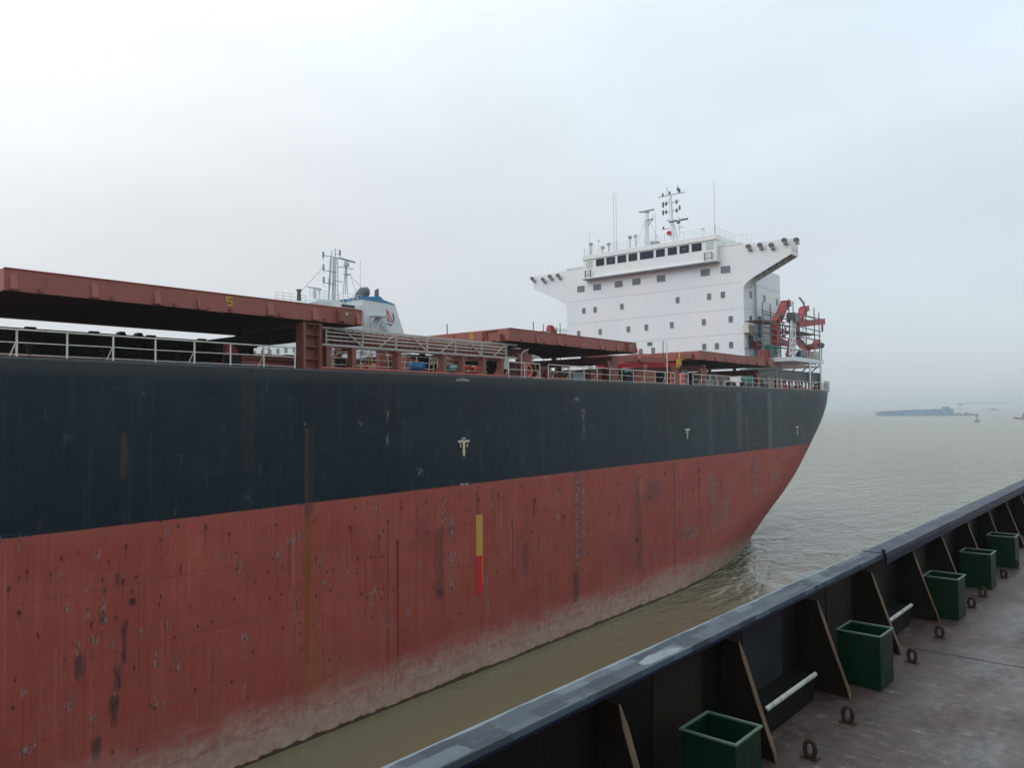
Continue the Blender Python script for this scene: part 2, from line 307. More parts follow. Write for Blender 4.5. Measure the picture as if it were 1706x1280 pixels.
# ------------------------------------------------------------------ mesh helpers
class MB:
    def __init__(s): s.v = []; s.f = []; s.m = []; s.smooth = []
    def add(s, vs, fs, mi=0, sm=False):
        o = len(s.v); s.v += [tuple(q) for q in vs]; s.f += [tuple(i + o for i in f) for f in fs]; s.m += [mi] * len(fs); s.smooth += [sm] * len(fs); return s
    def box(s, x0, x1, y0, y1, z0, z1, mi=0):
        vs = [(x, y, z) for x in (x0, x1) for y in (y0, y1) for z in (z0, z1)]
        return s.add(vs, [(0, 1, 3, 2), (4, 6, 7, 5), (0, 4, 5, 1), (2, 3, 7, 6), (0, 2, 6, 4), (1, 5, 7, 3)], mi)
    def bar(s, a, b, w, h=None, mi=0):              # rectangular bar a->b
        a, b = Vector(a), Vector(b); h = h or w; d = (b - a).normalized()
        u = d.cross(Vector((0, 0, 1)));
        if u.length < 1e-3: u = Vector((1, 0, 0))
        u.normalize(); n = u.cross(d)
        vs = [p + u * (i * w / 2) + n * (j * h / 2) for p in (a, b) for i, j in ((-1, -1), (1, -1), (1, 1), (-1, 1))]
        return s.add(vs, [(0, 3, 2, 1), (4, 5, 6, 7), (0, 1, 5, 4), (1, 2, 6, 5), (2, 3, 7, 6), (3, 0, 4, 7)], mi)
    def tube(s, pts, r, n=6, mi=0, r2=None):
        pts = [Vector(p) for p in pts]; rings = []; prev = None
        for i, p in enumerate(pts):
            d = (pts[min(i + 1, len(pts) - 1)] - pts[max(i - 1, 0)]).normalized()
            u = prev - d * prev.dot(d) if prev else d.cross(Vector((0, 0, 1)))
            if u.length < 1e-3: u = d.cross(Vector((1, 0, 0)))
            u.normalize(); prev = u; w = d.cross(u)
            rr = r if r2 is None else r + (r2 - r) * i / (len(pts) - 1)
            rings.append([p + (u * math.cos(2 * math.pi * k / n) + w * math.sin(2 * math.pi * k / n)) * rr for k in range(n)])
        vs = sum(rings, []); fs = []
        for i in range(len(pts) - 1):
            for k in range(n):
                a = i * n + k; b_ = i * n + (k + 1) % n; fs.append((a, b_, b_ + n, a + n))
        s.add(vs, fs, mi, True)
        s.add(rings[0], [tuple(range(n))[::-1]], mi); s.add(rings[-1], [tuple(range(n))], mi); return s
    def prism(s, poly, axis, a, b, mi=0):           # poly in the two other axes, extruded a..b along axis
        def P(p, t):
            if axis == 'x': return (t, p[0], p[1])
            if axis == 'y': return (p[0], t, p[1])
            return (p[0], p[1], t)
        n = len(poly); vs = [P(p, a) for p in poly] + [P(p, b) for p in poly]
        fs = [tuple(range(n))[::-1], tuple(range(n, 2 * n))] + [(i, (i + 1) % n, (i + 1) % n + n, i + n) for i in range(n)]
        return s.add(vs, fs, mi)
    def lathe(s, prof, c=(0, 0, 0), n=16, mi=0, axis='z'):
        vs = []
        for r, z in prof:
            for k in range(n):
                a = 2 * math.pi * k / n; q = (r * math.cos(a), r * math.sin(a), z)
                if axis == 'x': q = (q[2], q[0], q[1])
                if axis == 'y': q = (q[0], q[2], q[1])
                vs.append((q[0] + c[0], q[1] + c[1], q[2] + c[2]))
        fs = [(i * n + k, i * n + (k + 1) % n, (i + 1) * n + (k + 1) % n, (i + 1) * n + k) for i in range(len(prof) - 1) for k in range(n)]
        s.add(vs, fs, mi, True); s.add([vs[k] for k in range(n)], [tuple(range(n))[::-1]], mi)
        s.add([vs[-n + k] for k in range(n)], [tuple(range(n))], mi); return s
    def build(s, name, mats, parent=None, label=None, bevel=0):
        me = bpy.data.meshes.new(name); me.from_pydata(s.v, [], s.f)
        for q in ([mats] if isinstance(mats, str) else mats): me.materials.append(MATS[q])
        me.polygons.foreach_set('material_index', s.m); me.polygons.foreach_set('use_smooth', s.smooth); me.update()
        import bmesh
        bm = bmesh.new(); bm.from_mesh(me); bmesh.ops.recalc_face_normals(bm, faces=bm.faces)
        bm.to_mesh(me); bm.free()
        o = bpy.data.objects.new(name, me); COL.objects.link(o)
        if parent: o.parent = parent
        if label: o['label'] = label
        if bevel:
            md = o.modifiers.new('bevel', 'BEVEL'); md.width = bevel; md.segments = 2; md.limit_method = 'ANGLE'
        return o
def thing(name, label, cat, loc=(0, 0, 0), rz=0, group=None):
    o = bpy.data.objects.new(name, None); COL.objects.link(o); o.location = loc; o.rotation_euler = (0, 0, rz)
    o.empty_display_size = .5
    o['label'] = label; o['category'] = cat
    if group: o['group'] = group
    return o
def tag(o, label, cat, group=None):
    o['label'] = label; o['category'] = cat
    if group: o['group'] = group
    return o
def copy_thing(src, loc, rz, label):
    r = src.copy(); COL.objects.link(r); r.location = loc; r.rotation_euler = (0, 0, rz); r['label'] = label
    for ch in src.children:
        c = ch.copy(); COL.objects.link(c); c.parent = r
        for g_ in ch.children:
            d_ = g_.copy(); COL.objects.link(d_); d_.parent = c
    return r
def text(name, body, size, loc, parent, mat, wide=1.0, face='-y'):
    cu = bpy.data.curves.new(name, 'FONT'); cu.body = body; cu.size = size; cu.extrude = .004; cu.align_x = 'CENTER'; cu.align_y = 'CENTER'; cu.resolution_u = 3; cu.offset = size * .02
    o = bpy.data.objects.new('tmp', cu); COL.objects.link(o)
    bpy.context.view_layer.update()
    me = bpy.data.meshes.new_from_object(o.evaluated_get(bpy.context.evaluated_depsgraph_get())); bpy.data.objects.remove(o)
    for vv in me.vertices:
        x, y, z = vv.co; x *= wide
        if face == '-y': vv.co = (loc[0] + x, loc[1] - z, loc[2] + y)
        else: vv.co = (loc[0] - z, loc[1] - x, loc[2] + y)
    me.materials.clear(); me.materials.append(MATS[mat]); me.name = name
    oo = bpy.data.objects.new(name, me); COL.objects.link(oo); oo.parent = parent; return oo

# ------------------------------------------------------------------ water sheet
R_ = 9000
w = MB(); w.add([(-R_, -R_, 0), (R_, -R_, 0), (R_, R_, 0), (-R_, R_, 0)], [(0, 1, 2, 3)]).build('water', 'river_water')['kind'] = 'structure'

# ------------------------------------------------------------------ bulk carrier
DK = 18.1; YC = 51.85
ship = thing('bulk_carrier', 'huge empty bulk carrier with black upper hull, red bottom and white bridge house', 'ship', (0, 0, 0))
zt = [-1.5, 0, 1.5, 3.2, 6.9, 11.2, 15.2, 18.1]; mt = [.425, .413, .405, .392, .356, .332, .313, .308]; dt = [22, 20, 16, 12, 8.5, 6.5, 5, 4]
def hullrow(z):
    m_ = float(np.interp(z, zt, mt)); de = float(np.interp(z, zt, dt)); x0 = 32 / m_ - de; k = m_ / (4 * de)
    xe = min(118 if z > 9 else 118 - (9 - z) * 1.7, x0 + math.sqrt((YC - 32) / k))
    xs = list(np.linspace(-45, x0, 14)) + list(np.linspace(x0, xe, 40))[1:]
    return [(x, 32 + (k * (x - x0) ** 2 if x > x0 else 0)) for x in xs]
zs = sorted(set([-1.5, -.5, 0, .6] + list(np.linspace(1.2, 18.1, 34))))
_z = np.linspace(-6, 24, 601); _k = np.ones(81) / 81
mt = np.convolve(np.interp(_z, zt, mt), _k, 'same'); dt = np.convolve(np.interp(_z, zt, dt), _k, 'same'); zt = _z
rows = [hullrow(z) for z in zs]
# stains laid into the hull mesh as colour attributes (photo column, half width px, top, bottom, colour, strength, raggedness)
RUNS = [
 (514, 13, 850, 1168, (.27, .088, .032), .55, .3), (513, 7, 850, 985, (.20, .060, .018), .8, .2), (511, 6, 930, 1110, (.21, .062, .018), .6, .35), (522, 9, 1060, 1165, (.31, .105, .040), .6, .5), (515, 14, 712, 862, (.040, .034, .030), .45, .15), (511, 4, 712, 870, (.080, .048, .034), .55, .35), (505, 2.5, 712, 850, (.010, .009, .009), .6, .1), (560, 45, 1085, 1150, (.28, .11, .045), .35, .5),
 (663, 2.6, 900, 1118, (.13, .016, .010), .9, .1), (206, 7, 722, 802, (.060, .040, .024), .75, .3), (412, 14, 600, 795, (.030, .026, .024), .5, .4), (120, 8, 600, 700, (.022, .026, .026), .5, .4), (640, 14, 600, 700, (.024, .030, .030), .4, .4),
 (196, 10, 1108, 1155, (.038, .028, .026), .95, .6), (207, 6, 1038, 1110, (.038, .028, .026), .85, .6), (190, 9, 1158, 1214, (.038, .028, .026), .95, .4), (160, 9, 1230, 1276, (.052, .032, .030), .8, .3),
 (132, 8, 1092, 1138, (.045, .032, .030), .85, .5), (108, 3, 1098, 1106, (.045, .032, .030), .7, .5), (171, 6, 1016, 1042, (.038, .028, .026), .9, .4), (195, 5, 955, 976, (.07, .035, .03), .8, .5), (222, 6, 996, 1010, (.08, .035, .03), .7, .5), (32, 4, 1015, 1032, (.08, .03, .026), .7, .4), (14, 4, 980, 987, (.07, .03, .026), .7, .4),
 (730, 10, 880, 1000, (.120, .046, .040), .65, .4), (733, 8, 980, 1000, (.05, .028, .026), .75, .5), (962, 9, 785, 960, (.13, .060, .052), .5, .5), (960, 6, 955, 1014, (.085, .034, .030), .8, .1), (700, 22, 860, 920, (.14, .05, .042), .35, .5),
 (1064, 7, 792, 952, (.105, .050, .046), .65, .5), (1090, 16, 800, 836, (.13, .065, .058), .6, .3), (1124, 1.3, 770, 985, (.085, .045, .04), .75, .05), (1040, 24, 890, 960, (.16, .06, .05), .3, .5), (876, 7, 905, 965, (.12, .045, .04), .7, .5), (1140, 20, 880, 900, (.10, .05, .045), .4, .5),
 (1245, 2.5, 690, 752, (.12, .055, .035), .6, .3), (1184, 5, 655, 760, (.075, .09, .095), .45, .4), (1283, 4, 655, 750, (.16, .18, .19), .5, .3), (1232, 6, 655, 750, (.09, .115, .125), .5, .4), (1300, 20, 655, 750, (.05, .07, .078), .4, .5), (1116, 1.5, 700, 770, (.07, .07, .07), .5, .2), (1165, 12, 690, 750, (.04, .058, .068), .4, .6),
 (646, 2.5, 890, 1140, (.12, .03, .02), .6, .5), (1165, 1.6, 800, 930, (.12, .045, .04), .6, .4), (1335, 10, 705, 745, (.07, .085, .09), .4, .5), (1255, 3, 768, 790, (.08, .05, .045), .7, .5), (855, 1.8, 870, 970, (.13, .022, .016), .8, .2), (890, 2.5, 835, 880, (.12, .03, .025), .7, .3), (795, 1.6, 822, 860, (.09, .016, .012), .8, .2), (1010, 1.2, 700, 760, (.03, .04, .045), .5, .4),
]
PEELS = [(738, 5, 832, 880), (750, 6, 862, 900), (753, 6, 915, 992), (708, 3.5, 848, 872), (820, 3.5, 826, 858), (962, 4, 800, 950), (972, 3.5, 785, 900), (812, 2, 950, 1045), (1188, 9, 790, 850), (1258, 4, 765, 830), (1190, 8, 850, 890), (1208, 6, 830, 880), (646, 3, 684, 705), (645, 3, 724, 745), (972, 3, 680, 730), (960, 6, 662, 672), (600, 5, 700, 710), (645, 3, 1000, 1060), (624, 4, 975, 1008), (612, 4, 900, 912), (172, 8, 995, 1050), (260, 5, 1090, 1122), (296, 6, 1095, 1125), (258, 13, 1172, 1180), (405, 3, 1130, 1165), (1150, 14, 875, 900), (97, 9, 952, 966), (162, 5, 918, 934), (536, 7, 930, 942), (538, 6, 966, 976), (460, 12, 920, 934), (45, 12, 1245, 1262), (1290, 12, 790, 800), (700, 10, 780, 795), (500, 6, 985, 996)]
pxs = np.arange(-6, 1376, 1.6); cols = np.array([atY(float(a), 640, 32).x for a in pxs])
cols = np.concatenate([np.linspace(-45, cols[0], 8)[:-1], cols[cols < 100], np.linspace(100, 118, 40)[1:]])
zr = np.concatenate([[-1.5, -.7, -.2], np.arange(0, 18.05, .085), [18.1]])
nC, nZ = len(cols), len(zr); nP = 40; ring = nC + nP
XX = np.zeros((nZ, nC)); YY = np.zeros((nZ, nC)); hv_ = np.zeros((nZ, ring, 3))
for i, z in enumerate(zr):
    m_ = float(np.interp(z, zt, mt)); de = float(np.interp(z, zt, dt)); x0 = 32 / m_ - de; k = m_ / (4 * de)
    xe = min(118 if z > 9 else 118 - (9 - z) * 1.7, x0 + math.sqrt((YC - 32) / k))
    xc = np.where(cols < 60, cols, 60 + (cols - 60) * (xe - 60) / 58.0); yc = 32 + k * np.maximum(xc - x0, 0) ** 2
    XX[i], YY[i] = xc, yc
    xp = np.interp(np.linspace(1, 0, nP), np.linspace(0, 1, nC), xc) if False else np.concatenate([np.linspace(xe, x0, 30), np.linspace(x0, -45, 11)[1:]])
    yp = 2 * YC - (32 + k * np.maximum(xp - x0, 0) ** 2)
    hv_[i, :nC, 0] = xc; hv_[i, :nC, 1] = yc; hv_[i, nC:, 0] = xp; hv_[i, nC:, 1] = yp; hv_[i, :, 2] = z
me = bpy.data.meshes.new('hull'); ii = np.arange(nZ - 1)[:, None] * ring; kk = np.arange(ring)[None, :]; a_ = ii + kk; b_ = ii + (kk + 1) % ring
quads = np.stack([a_, b_, b_ + ring, a_ + ring], -1).reshape(-1, 4)
me.vertices.add(nZ * ring); me.vertices.foreach_set('co', hv_.reshape(-1)); me.loops.add(quads.size); me.loops.foreach_set('vertex_index', quads.reshape(-1).astype(np.int32))
me.polygons.add(len(quads)); me.polygons.foreach_set('loop_start', np.arange(0, quads.size, 4, dtype=np.int32)); me.polygons.foreach_set('use_smooth', np.ones(len(quads), bool))
me.update(calc_edges=True); me.materials.append(MATS['hull_paint'])
rg = np.random.default_rng(5)
def vnoise(x, z, sx, sz):
    g_ = rg.random((256, 256)); u = x / sx + 40; v_ = z / sz + 40; iu = np.floor(u).astype(int); iv = np.floor(v_).astype(int); fu = u - iu; fv = v_ - iv
    fu = fu * fu * (3 - 2 * fu); fv = fv * fv * (3 - 2 * fv); G = lambda a, b: g_[a % 256, b % 256]
    return (G(iu, iv) * (1 - fu) + G(iu + 1, iv) * fu) * (1 - fv) + (G(iu, iv + 1) * (1 - fu) + G(iu + 1, iv + 1) * fu) * fv - .5
ZZ = np.repeat(zr[:, None], nC, 1); n1 = vnoise(XX, ZZ, .35, .45) + .5 * vnoise(XX, ZZ, .12, .2); n2 = vnoise(XX, ZZ, .5, .8); n3 = vnoise(XX, ZZ, 1.4, .3)
stain = np.zeros((nZ, nC, 4)); wear = np.zeros((nZ, nC, 4))
ss = lambda x, a, b: (lambda q: q * q * (3 - 2 * q))(np.clip((x - a) / (b - a), 0, 1))
def blob(x0, w, z0, z1, rag, soft=.55, taper=0):
    h_ = max(.05, z1 - z0); dz = min(.35, h_ * .35)
    ww = w * (1 + rag * 1.3 * n2) * (1 - taper * np.clip((z1 - ZZ) / h_, 0, 1)); xx = XX + n1 * w * 1.3 * rag
    fx = ss(1 - np.abs(xx - x0) / np.maximum(ww, 1e-3), 0, soft); z_ = ZZ + n1 * dz * 1.2 * (rag + .15)
    return fx * ss(z_, z0 - dz * .3, z0 + dz) * (1 - ss(z_, z1 - dz * .3, z1 + dz * .2))
def lay(f, col, st, rag):
    f = f * st; a0 = stain[..., 3]; na = a0 + f * (1 - a0); wgt = np.where(na > 1e-5, f / np.maximum(na, 1e-5), 0)[..., None]
    stain[..., :3] = stain[..., :3] * (1 - wgt) + np.array(col) * wgt; stain[..., 3] = na; wear[..., 1] = wear[..., 1] * (1 - wgt[..., 0]) + rag * wgt[..., 0]
def pxb(px, w, y0, y1):
    ym_ = (y0 + y1) / 2; return atY(px, ym_, 32).x, (atY(px + w, ym_, 32).x - atY(px - w, ym_, 32).x) / 2, atY(px, y1, 32).z, atY(px, y0, 32).z
for px, w, y0, y1, col, st, rag in RUNS:
    x0, w, z0, z1 = pxb(px, w, y0, y1); lay(blob(x0, w, z0, z1, rag, taper=.3 if rag < .25 else 0), col, st, rag * .8)
for px, w, y0, y1 in PEELS:
    x0, w, z0, z1 = pxb(px, w, y0, y1); wear[..., 0] = np.maximum(wear[..., 0], blob(x0, w, z0, z1, .8))
# rust pits with short tails, from the photograph and at random
PITS = [(342, 880, 6, 25), (382, 890, 5, 15), (131, 922, 4, 30), (268, 899, 4, 16), (460, 875, 4, 20), (482, 905, 4, 50), (267, 934, 3, 18), (182, 937, 4, 6), (210, 912, 5, 30), (45, 955, 5, 6), (32, 962, 5, 35), (85, 957, 4, 8), (14, 983, 6, 10), (32, 1022, 6, 16), (171, 967, 4, 6), (175, 985, 5, 10),
        (220, 985, 5, 4), (222, 1003, 8, 6), (301, 947, 4, 8), (300, 952, 3, 4), (315, 1012, 4, 3), (268, 996, 4, 40), (205, 970, 6, 30), (395, 948, 4, 3), (463, 965, 3, 20), (425, 970, 3, 3), (583, 880, 5, 26), (527, 930, 4, 12), (585, 882, 4, 20), (668, 848, 4, 18), (695, 850, 3, 30), (646, 870, 4, 40), (632, 895, 4, 22), (663, 905, 5, 10), (617, 928, 2, 4),
        (890, 835, 5, 40), (853, 870, 4, 8), (939, 862, 4, 4), (831, 825, 4, 3), (1083, 830, 3, 10), (1165, 798, 3, 20), (1061, 900, 5, 4), (365, 855, 2, 6), (555, 950, 3, 6), (602, 990, 3, 4)]
for px, py, w, tail in PITS:
    x0, w_, z0, z1 = pxb(px, w * .75, py - w * .8, py + w * .8); lay(blob(x0, w_, z0, z1, .5, .6), (.055, .018, .015), .9, 0)
    x0, w_, z0, z1 = pxb(px, w * .30, py, py + tail + 12); lay(blob(x0, w_, z0, z1, .2, .9, .8), (.11, .024, .018), .75, 0)
for k in range(230):
    px = rg.uniform(0, 1330); zc = rg.uniform(2.4, 11.2); x0 = atY(px, 640, 32).x; pxm = (atY(px + 1, 640, 32).x - x0); r_ = pxm * (.6 + 2.2 * rg.random() ** 2); t_l = rg.uniform(.1, 1.4) ** 2 * .9
    lay(blob(x0, r_, zc - r_ * .9, zc + r_ * .9, .5, .7), (.07, .022, .018), rg.uniform(.3, .85), 0)
    if k % 2: lay(blob(x0, r_ * .35, zc - t_l, zc, .2, .9, .8), (.12, .028, .022), .6, 0)
for k in range(190):                                       # long faint weeping lines and smears
    px = rg.uniform(0, 1340); x0 = atY(px, 640, 32).x; pxm = (atY(px + 1, 640, 32).x - x0); up_ = rg.random() < .35; z1 = rg.uniform(13, 18) if up_ else rg.uniform(4, 11.4); z0 = z1 - rg.uniform(1, 5)
    c_l = ((.045, .040, .036) if rg.random() < .5 else (.030, .055, .065)) if up_ else ((.15, .034, .024) if rg.random() < .7 else (.36, .16, .12))
    lay(blob(x0, pxm * rg.uniform(1.2, 5), max(z0, 11.6 if up_ else 1.5), z1, .35, .95, .5), c_l, rg.uniform(.15, .5), .4)
for k in range(150):                                       # pale scuffs and chips
    px = rg.uniform(0, 1340); x0 = atY(px, 640, 32).x; pxm = (atY(px + 1, 640, 32).x - x0); zc = rg.uniform(2, 17.5); w_ = pxm * rg.uniform(1.5, 7); h_ = rg.uniform(.05, .45)
    wear[..., 0] = np.maximum(wear[..., 0], (.18 if zc > 11.5 else .85) * blob(x0, w_, zc - h_, zc + h_, .8))
smear = np.clip(vnoise(XX, ZZ, 3.0, .9) + .6 * vnoise(XX, ZZ, 1.0, .5) - .22, 0, 1) * (ZZ > 11.7)     # chalky salt bloom on the topsides
lay(np.clip(smear * 1.2, 0, .28), (.024, .040, .045), 1, .6)
for nm, arr in (('stain', stain), ('wear', wear)):
    full = np.zeros((nZ, ring, 4)); full[:, :nC] = arr; ca = me.color_attributes.new(nm, 'FLOAT_COLOR', 'POINT'); ca.data.foreach_set('color', full.reshape(-1))
hull = bpy.data.objects.new('hull', me); COL.objects.link(hull); hull.parent = ship
top = [tuple(q) for q in hv_[-1]]
MB().add([(x, y, DK - .02) for x, y, z in top], [tuple(range(ring))]).build('deck', 'deck_red', ship)
# gutter bar along the deck edge
gb = MB(); r18 = rows[-1]
for (xa, ya), (xb, yb) in zip(r18[:-1], r18[1:]): gb.bar((xa, ya + .05, DK + .04), (xb, yb + .05, DK + .04), .10, .10)
gb.build('deck_edge_bar', 'grey_dark', ship)
# markings on the hull
def Tmark(px, py, h_, nums, txt):
    p = atY(px, py, 32); yy = 31.99
    mb = MB(); X0 = p.x; z1 = p.z
    w_ = h_ * .50
    mb.box(X0 - w_, X0 + w_, yy - .012, yy, z1 - h_ * .14, z1)
    mb.prism([(X0 - h_ * .10, z1 - h_ * .14), (X0 + h_ * .10, z1 - h_ * .14), (X0 + h_ * .10, z1 - h_ * .86), (X0, z1 - h_), (X0 - h_ * .10, z1 - h_ * .86)], 'y', yy - .012, yy)
    o = mb.build('tug_mark', 'mark_cream', hull)
    bk = MB().box(X0 - w_ * 1.1, X0 + w_ * 1.1, yy + .001, yy + .006, z1 - h_ * .5, z1 + h_ * .16); bk.build('mark_backing', 'mark_backing', hull)
    if nums:
        text('number', nums[0], h_ * .33, (X0 - h_ * .29, yy - .004, z1 - h_ * .32), hull, 'mark_white', .85)
        text('number', nums[1], h_ * .33, (X0 + h_ * .31, yy - .004, z1 - h_ * .32), hull, 'mark_white', .85)
    if txt: text('lettering', txt, h_ * .15, (X0, yy - .004, z1 + h_ * .09), hull, 'mark_white', 1.1)
Tmark(772.5, 733.5, 1.02, ('5', '6'), 'FR.87')
Tmark(1145, 714.5, .95, ('6', '7'), '')
Tmark(1328, 710.5, 1.1, None, '')
p = atY(771, 634, 32); text('lettering', '5TW TP 6ST', .17, (p.x, 31.985, p.z), hull, 'mark_white', 1.25)
MB().box(p.x - .22, p.x + .28, 31.975, 31.985, p.z + .09, p.z + .12).build('mark_bar', 'mark_cream', hull)
p = atY(773.5, 807.5, 32); text('lettering', 'FTE  TBT', .16, (p.x, 31.985, p.z), hull, 'mark_white', 1.1)
p0 = atY(792.5, 859, 32); p1 = atY(804, 925, 32); p2 = atY(798, 990, 32)
MB().box(p0.x, p1.x, 31.975, 31.99, p1.z, p0.z).box(p1.x - .05, p1.x, 31.975, 31.99, p2.z + .55, p1.z).build('draught_mark', 'mark_yellow', hull, 'yellow painted upper half of the mark')
MB().box(p0.x, p1.x - .051, 31.976, 31.99, p2.z, p1.z - .003).build('draught_mark', 'mark_red', hull, 'red painted lower half of the mark')
p = atY(507, 707, 32); MB().lathe([(.07, -.02), (.07, .0)], (p.x, 31.99, p.z), 12, axis='y').build('drain_hole', 'grey_dark', hull)

# guard rails
def rail(x0, x1, y=32.12, z=DK, pitch=1.72, brace=True, name='guard_rail', mat='white_rail', h=1.1, r=.027, ph=0):
    mb = MB(); n_ = max(1, round((x1 - x0) / pitch)); xs = [x0 + (x1 - x0) * i / n_ for i in range(n_ + 1)]
    for i, x in enumerate(xs):
        mb.box(x - .035, x + .035, y - .012, y + .012, z, z + h)
        if brace and (i + ph) % 2 == 1: mb.bar((x - .03, y + .02, z + h * .55), (x - .18, y + .30, z), .035)
    for hh, rr in ((h, r * 1.25), (h * .57, r * .8), (h * .15, r * .7)):
        pts = [(x, y, z + hh + (0 if hh == h else random.uniform(-.012, .012))) for x in xs]
        mb.tube(pts, rr, 6)
    return mb.build(name, mat, ship)
rail(-8.67, 22.26, ph=0)
X = lambda px, py=630, Y=32.1: atY(px, py, Y).x
rail(X(848), X(900, 635), ph=1); rail(X(914), X(926)); rail(X(926), X(1125, 645)); rail(X(1134, 645), X(1147)); rail(X(1155, 645), 101.5)
# stern rails follow the hull curve
mb = MB(); pr = [(x, y + .15) for x, y in r18 if x > 101]
for q in ((1.1), (.6), (.16)): mb.tube([(x, y, DK + q) for x, y in pr], .03, 5)
for x, y in pr[::2]: mb.box(x - .03, x + .03, y - .03, y + .03, DK, DK + 1.1)
mb.build('guard_rail', 'white_rail', ship)
for px in (1283, 1286, 1290, 1298, 1304): 
    x = X(px, 648); MB().box(x - .04, x + .04, 32.2, 32.26, DK, DK + 1.35).build('rail_post', 'white_rail', ship)
mb = MB(); x0, x1 = 104.5, 107.6
for i in range(7): mb.box(x0 + i * .5 - .03, x0 + i * .5 + .03, 32.7 + i * .05, 32.76 + i * .05, DK, DK + 1.4)
mb.tube([(x0, 32.75, DK + 1.4), (x1, 33.05, DK + 1.4)], .04); mb.tube([(x0, 32.75, DK + .8), (x1, 33.05, DK + .8)], .03); mb.build('stern_gate', 'alloy', ship)

# hatch covers: shell over a sheet with shade in its colour, wedge brackets, boxes
def cover(x0, x1, y0=32.0, y1=41.3, num=None, brackets=(), big=None, boxx=None, z0=20.6, z1=21.42):
    mb = MB(); tk = .06
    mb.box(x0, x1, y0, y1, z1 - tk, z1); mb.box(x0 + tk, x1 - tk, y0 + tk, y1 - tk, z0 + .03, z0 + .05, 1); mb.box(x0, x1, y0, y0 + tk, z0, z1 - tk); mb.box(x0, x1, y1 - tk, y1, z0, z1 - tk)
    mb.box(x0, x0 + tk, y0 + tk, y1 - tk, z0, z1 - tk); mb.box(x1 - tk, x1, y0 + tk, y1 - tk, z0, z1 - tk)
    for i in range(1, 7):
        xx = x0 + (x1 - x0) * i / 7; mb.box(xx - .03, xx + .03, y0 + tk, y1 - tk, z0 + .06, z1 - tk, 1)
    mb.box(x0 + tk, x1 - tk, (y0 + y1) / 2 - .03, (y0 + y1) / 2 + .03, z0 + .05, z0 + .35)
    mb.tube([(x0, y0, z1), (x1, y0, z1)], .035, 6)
    cv = mb.build('hatch_cover', ['cover_red', 'cover_underside_shade'], ship)
    for xb, wb in brackets:
        q = MB(); w2 = wb / 2
        q.add([(xb - w2, y0 - .001, z0 + .08), (xb + w2, y0 - .001, z0 + .08), (xb + w2 * .8, y0 - .16, z0 + .08), (xb - w2 * .8, y0 - .16, z0 + .08), (xb - w2 * .7, y0 - .001, z1 - .18), (xb + w2 * .7, y0 - .001, z1 - .18)],
              [(0, 1, 2, 3), (3, 2, 5, 4), (0, 3, 4), (1, 5, 2), (0, 4, 5, 1)]); q.box(xb - w2 * 1.15, xb + w2 * 1.15, y0 - .19, y0 - .002, z0 + .035, z0 + .079)
        q.build('wedge_bracket', 'cover_red', cv)
    if big:
        q = MB(); q.prism([(big - .85, z0 - .05), (big + .05, z0 - .05), (big + .1, z0 + .18), (big - .0, z0 + .40), (big - .3, z0 + .30), (big - .85, z0 + .08)], 'y', y0 - .28, y0 - .003); q.build('lifting_bracket', 'cover_red', cv)
    if boxx:
        q = MB(); q.box(boxx - .42, boxx + .42, y0 - .22, y0 - .003, z0 + .12, z1 - .10); q.box(boxx - .48, boxx - .44, y0 - .26, y0 - .003, z0 + .05, z1 - .08); q.box(boxx - .2, boxx + .2, y0 - .26, y0 - .221, z0 + .02, z0 + .11)
        q.build('cleat_box', 'post_brown', cv); MB().box(boxx - .06, boxx + .08, y0 - .24, y0 - .222, z1 - .38, z1 - .24).build('notice_plate', 'mark_cream', cv)
    xx = x0 + 1.2
    while xx < x1 - .5:
        MB().box(xx - .07, xx + .07, y0 - .09, y0 - .003, z0 + .05, z0 + .17).build('cleat', 'post_brown', cv); xx += 2.6
    # forward face fittings
    for yy in (y0 + 2.4, y0 + 5.1, y0 + 7.6):
        q = MB(); q.prism([(yy - .2, z0 + .08), (yy + .2, z0 + .08), (yy + .14, z1 - .15), (yy - .14, z1 - .15)], 'x', x0 - .12, x0 - .003); q.build('wedge_bracket', 'cover_red', cv)
    return cv
P5 = lambda px: atY(px, 510, 32).x
c5 = cover(9.75, 26.35, brackets=[(P5(22), .3), (P5(157), .32), (P5(261), .32), (P5(330), .12), (P5(450), .42), (P5(524), .4), (P5(596), .35)], big=P5(372), boxx=P5(573))
x0, x1 = P5(375.5), P5(387.5); za, zb_ = atY(381, 510.5, 32).z, atY(381, 494.5, 32).z; st_ = .095; zm_ = (za + zb_) / 2
MB().prism([(x0, zm_ - st_ * .3), (x0, zb_), (x1, zb_), (x1, zb_ - st_), (x0 + st_, zb_ - st_), (x0 + st_, zm_ + st_ * .7), (x1 - st_ * .5, zm_ + st_ * .7), (x1, zm_ + st_ * .2), (x1, za + st_ * .5), (x1 - st_ * .5, za), (x0 + st_ * .5, za), (x0, za + st_ * .5), (x0, za + st_ * 1.5), (x0 + st_, za + st_ * 1.5), (x0 + st_, za + st_), (x1 - st_, za + st_), (x1 - st_, zm_ - st_ * .3)], 'y', 31.965, 31.994).build('number', 'yellow', c5)
P6 = lambda px: atY(px, 565, 32).x
c6 = cover(38.56, 54.85, brackets=[(P6(894.5), .35), (P6(930), .35), (P6(1001), .4), (P6(1028), .4), (P6(1059), .25)], big=P6(974), boxx=P6(1048))
q = atX(785, 556, 38.5); text('number', '6', .75, (38.55, q.y, 21.1), c6, 'yellow', 1.0, '-x')
q = MB()
for a_, b_ in (((38.5, 34.2, 21.3), (38.5, 33.0, 21.35)), ((38.5, 33.9, 21.3), (38.5, 33.9, 20.7)), ((38.45, 33.9, 21.2), (38.45, 34.5, 20.55)), ((38.4, 33.0, 20.75), (38.4, 33.7, 20.6))): q.bar(a_, b_, .07)
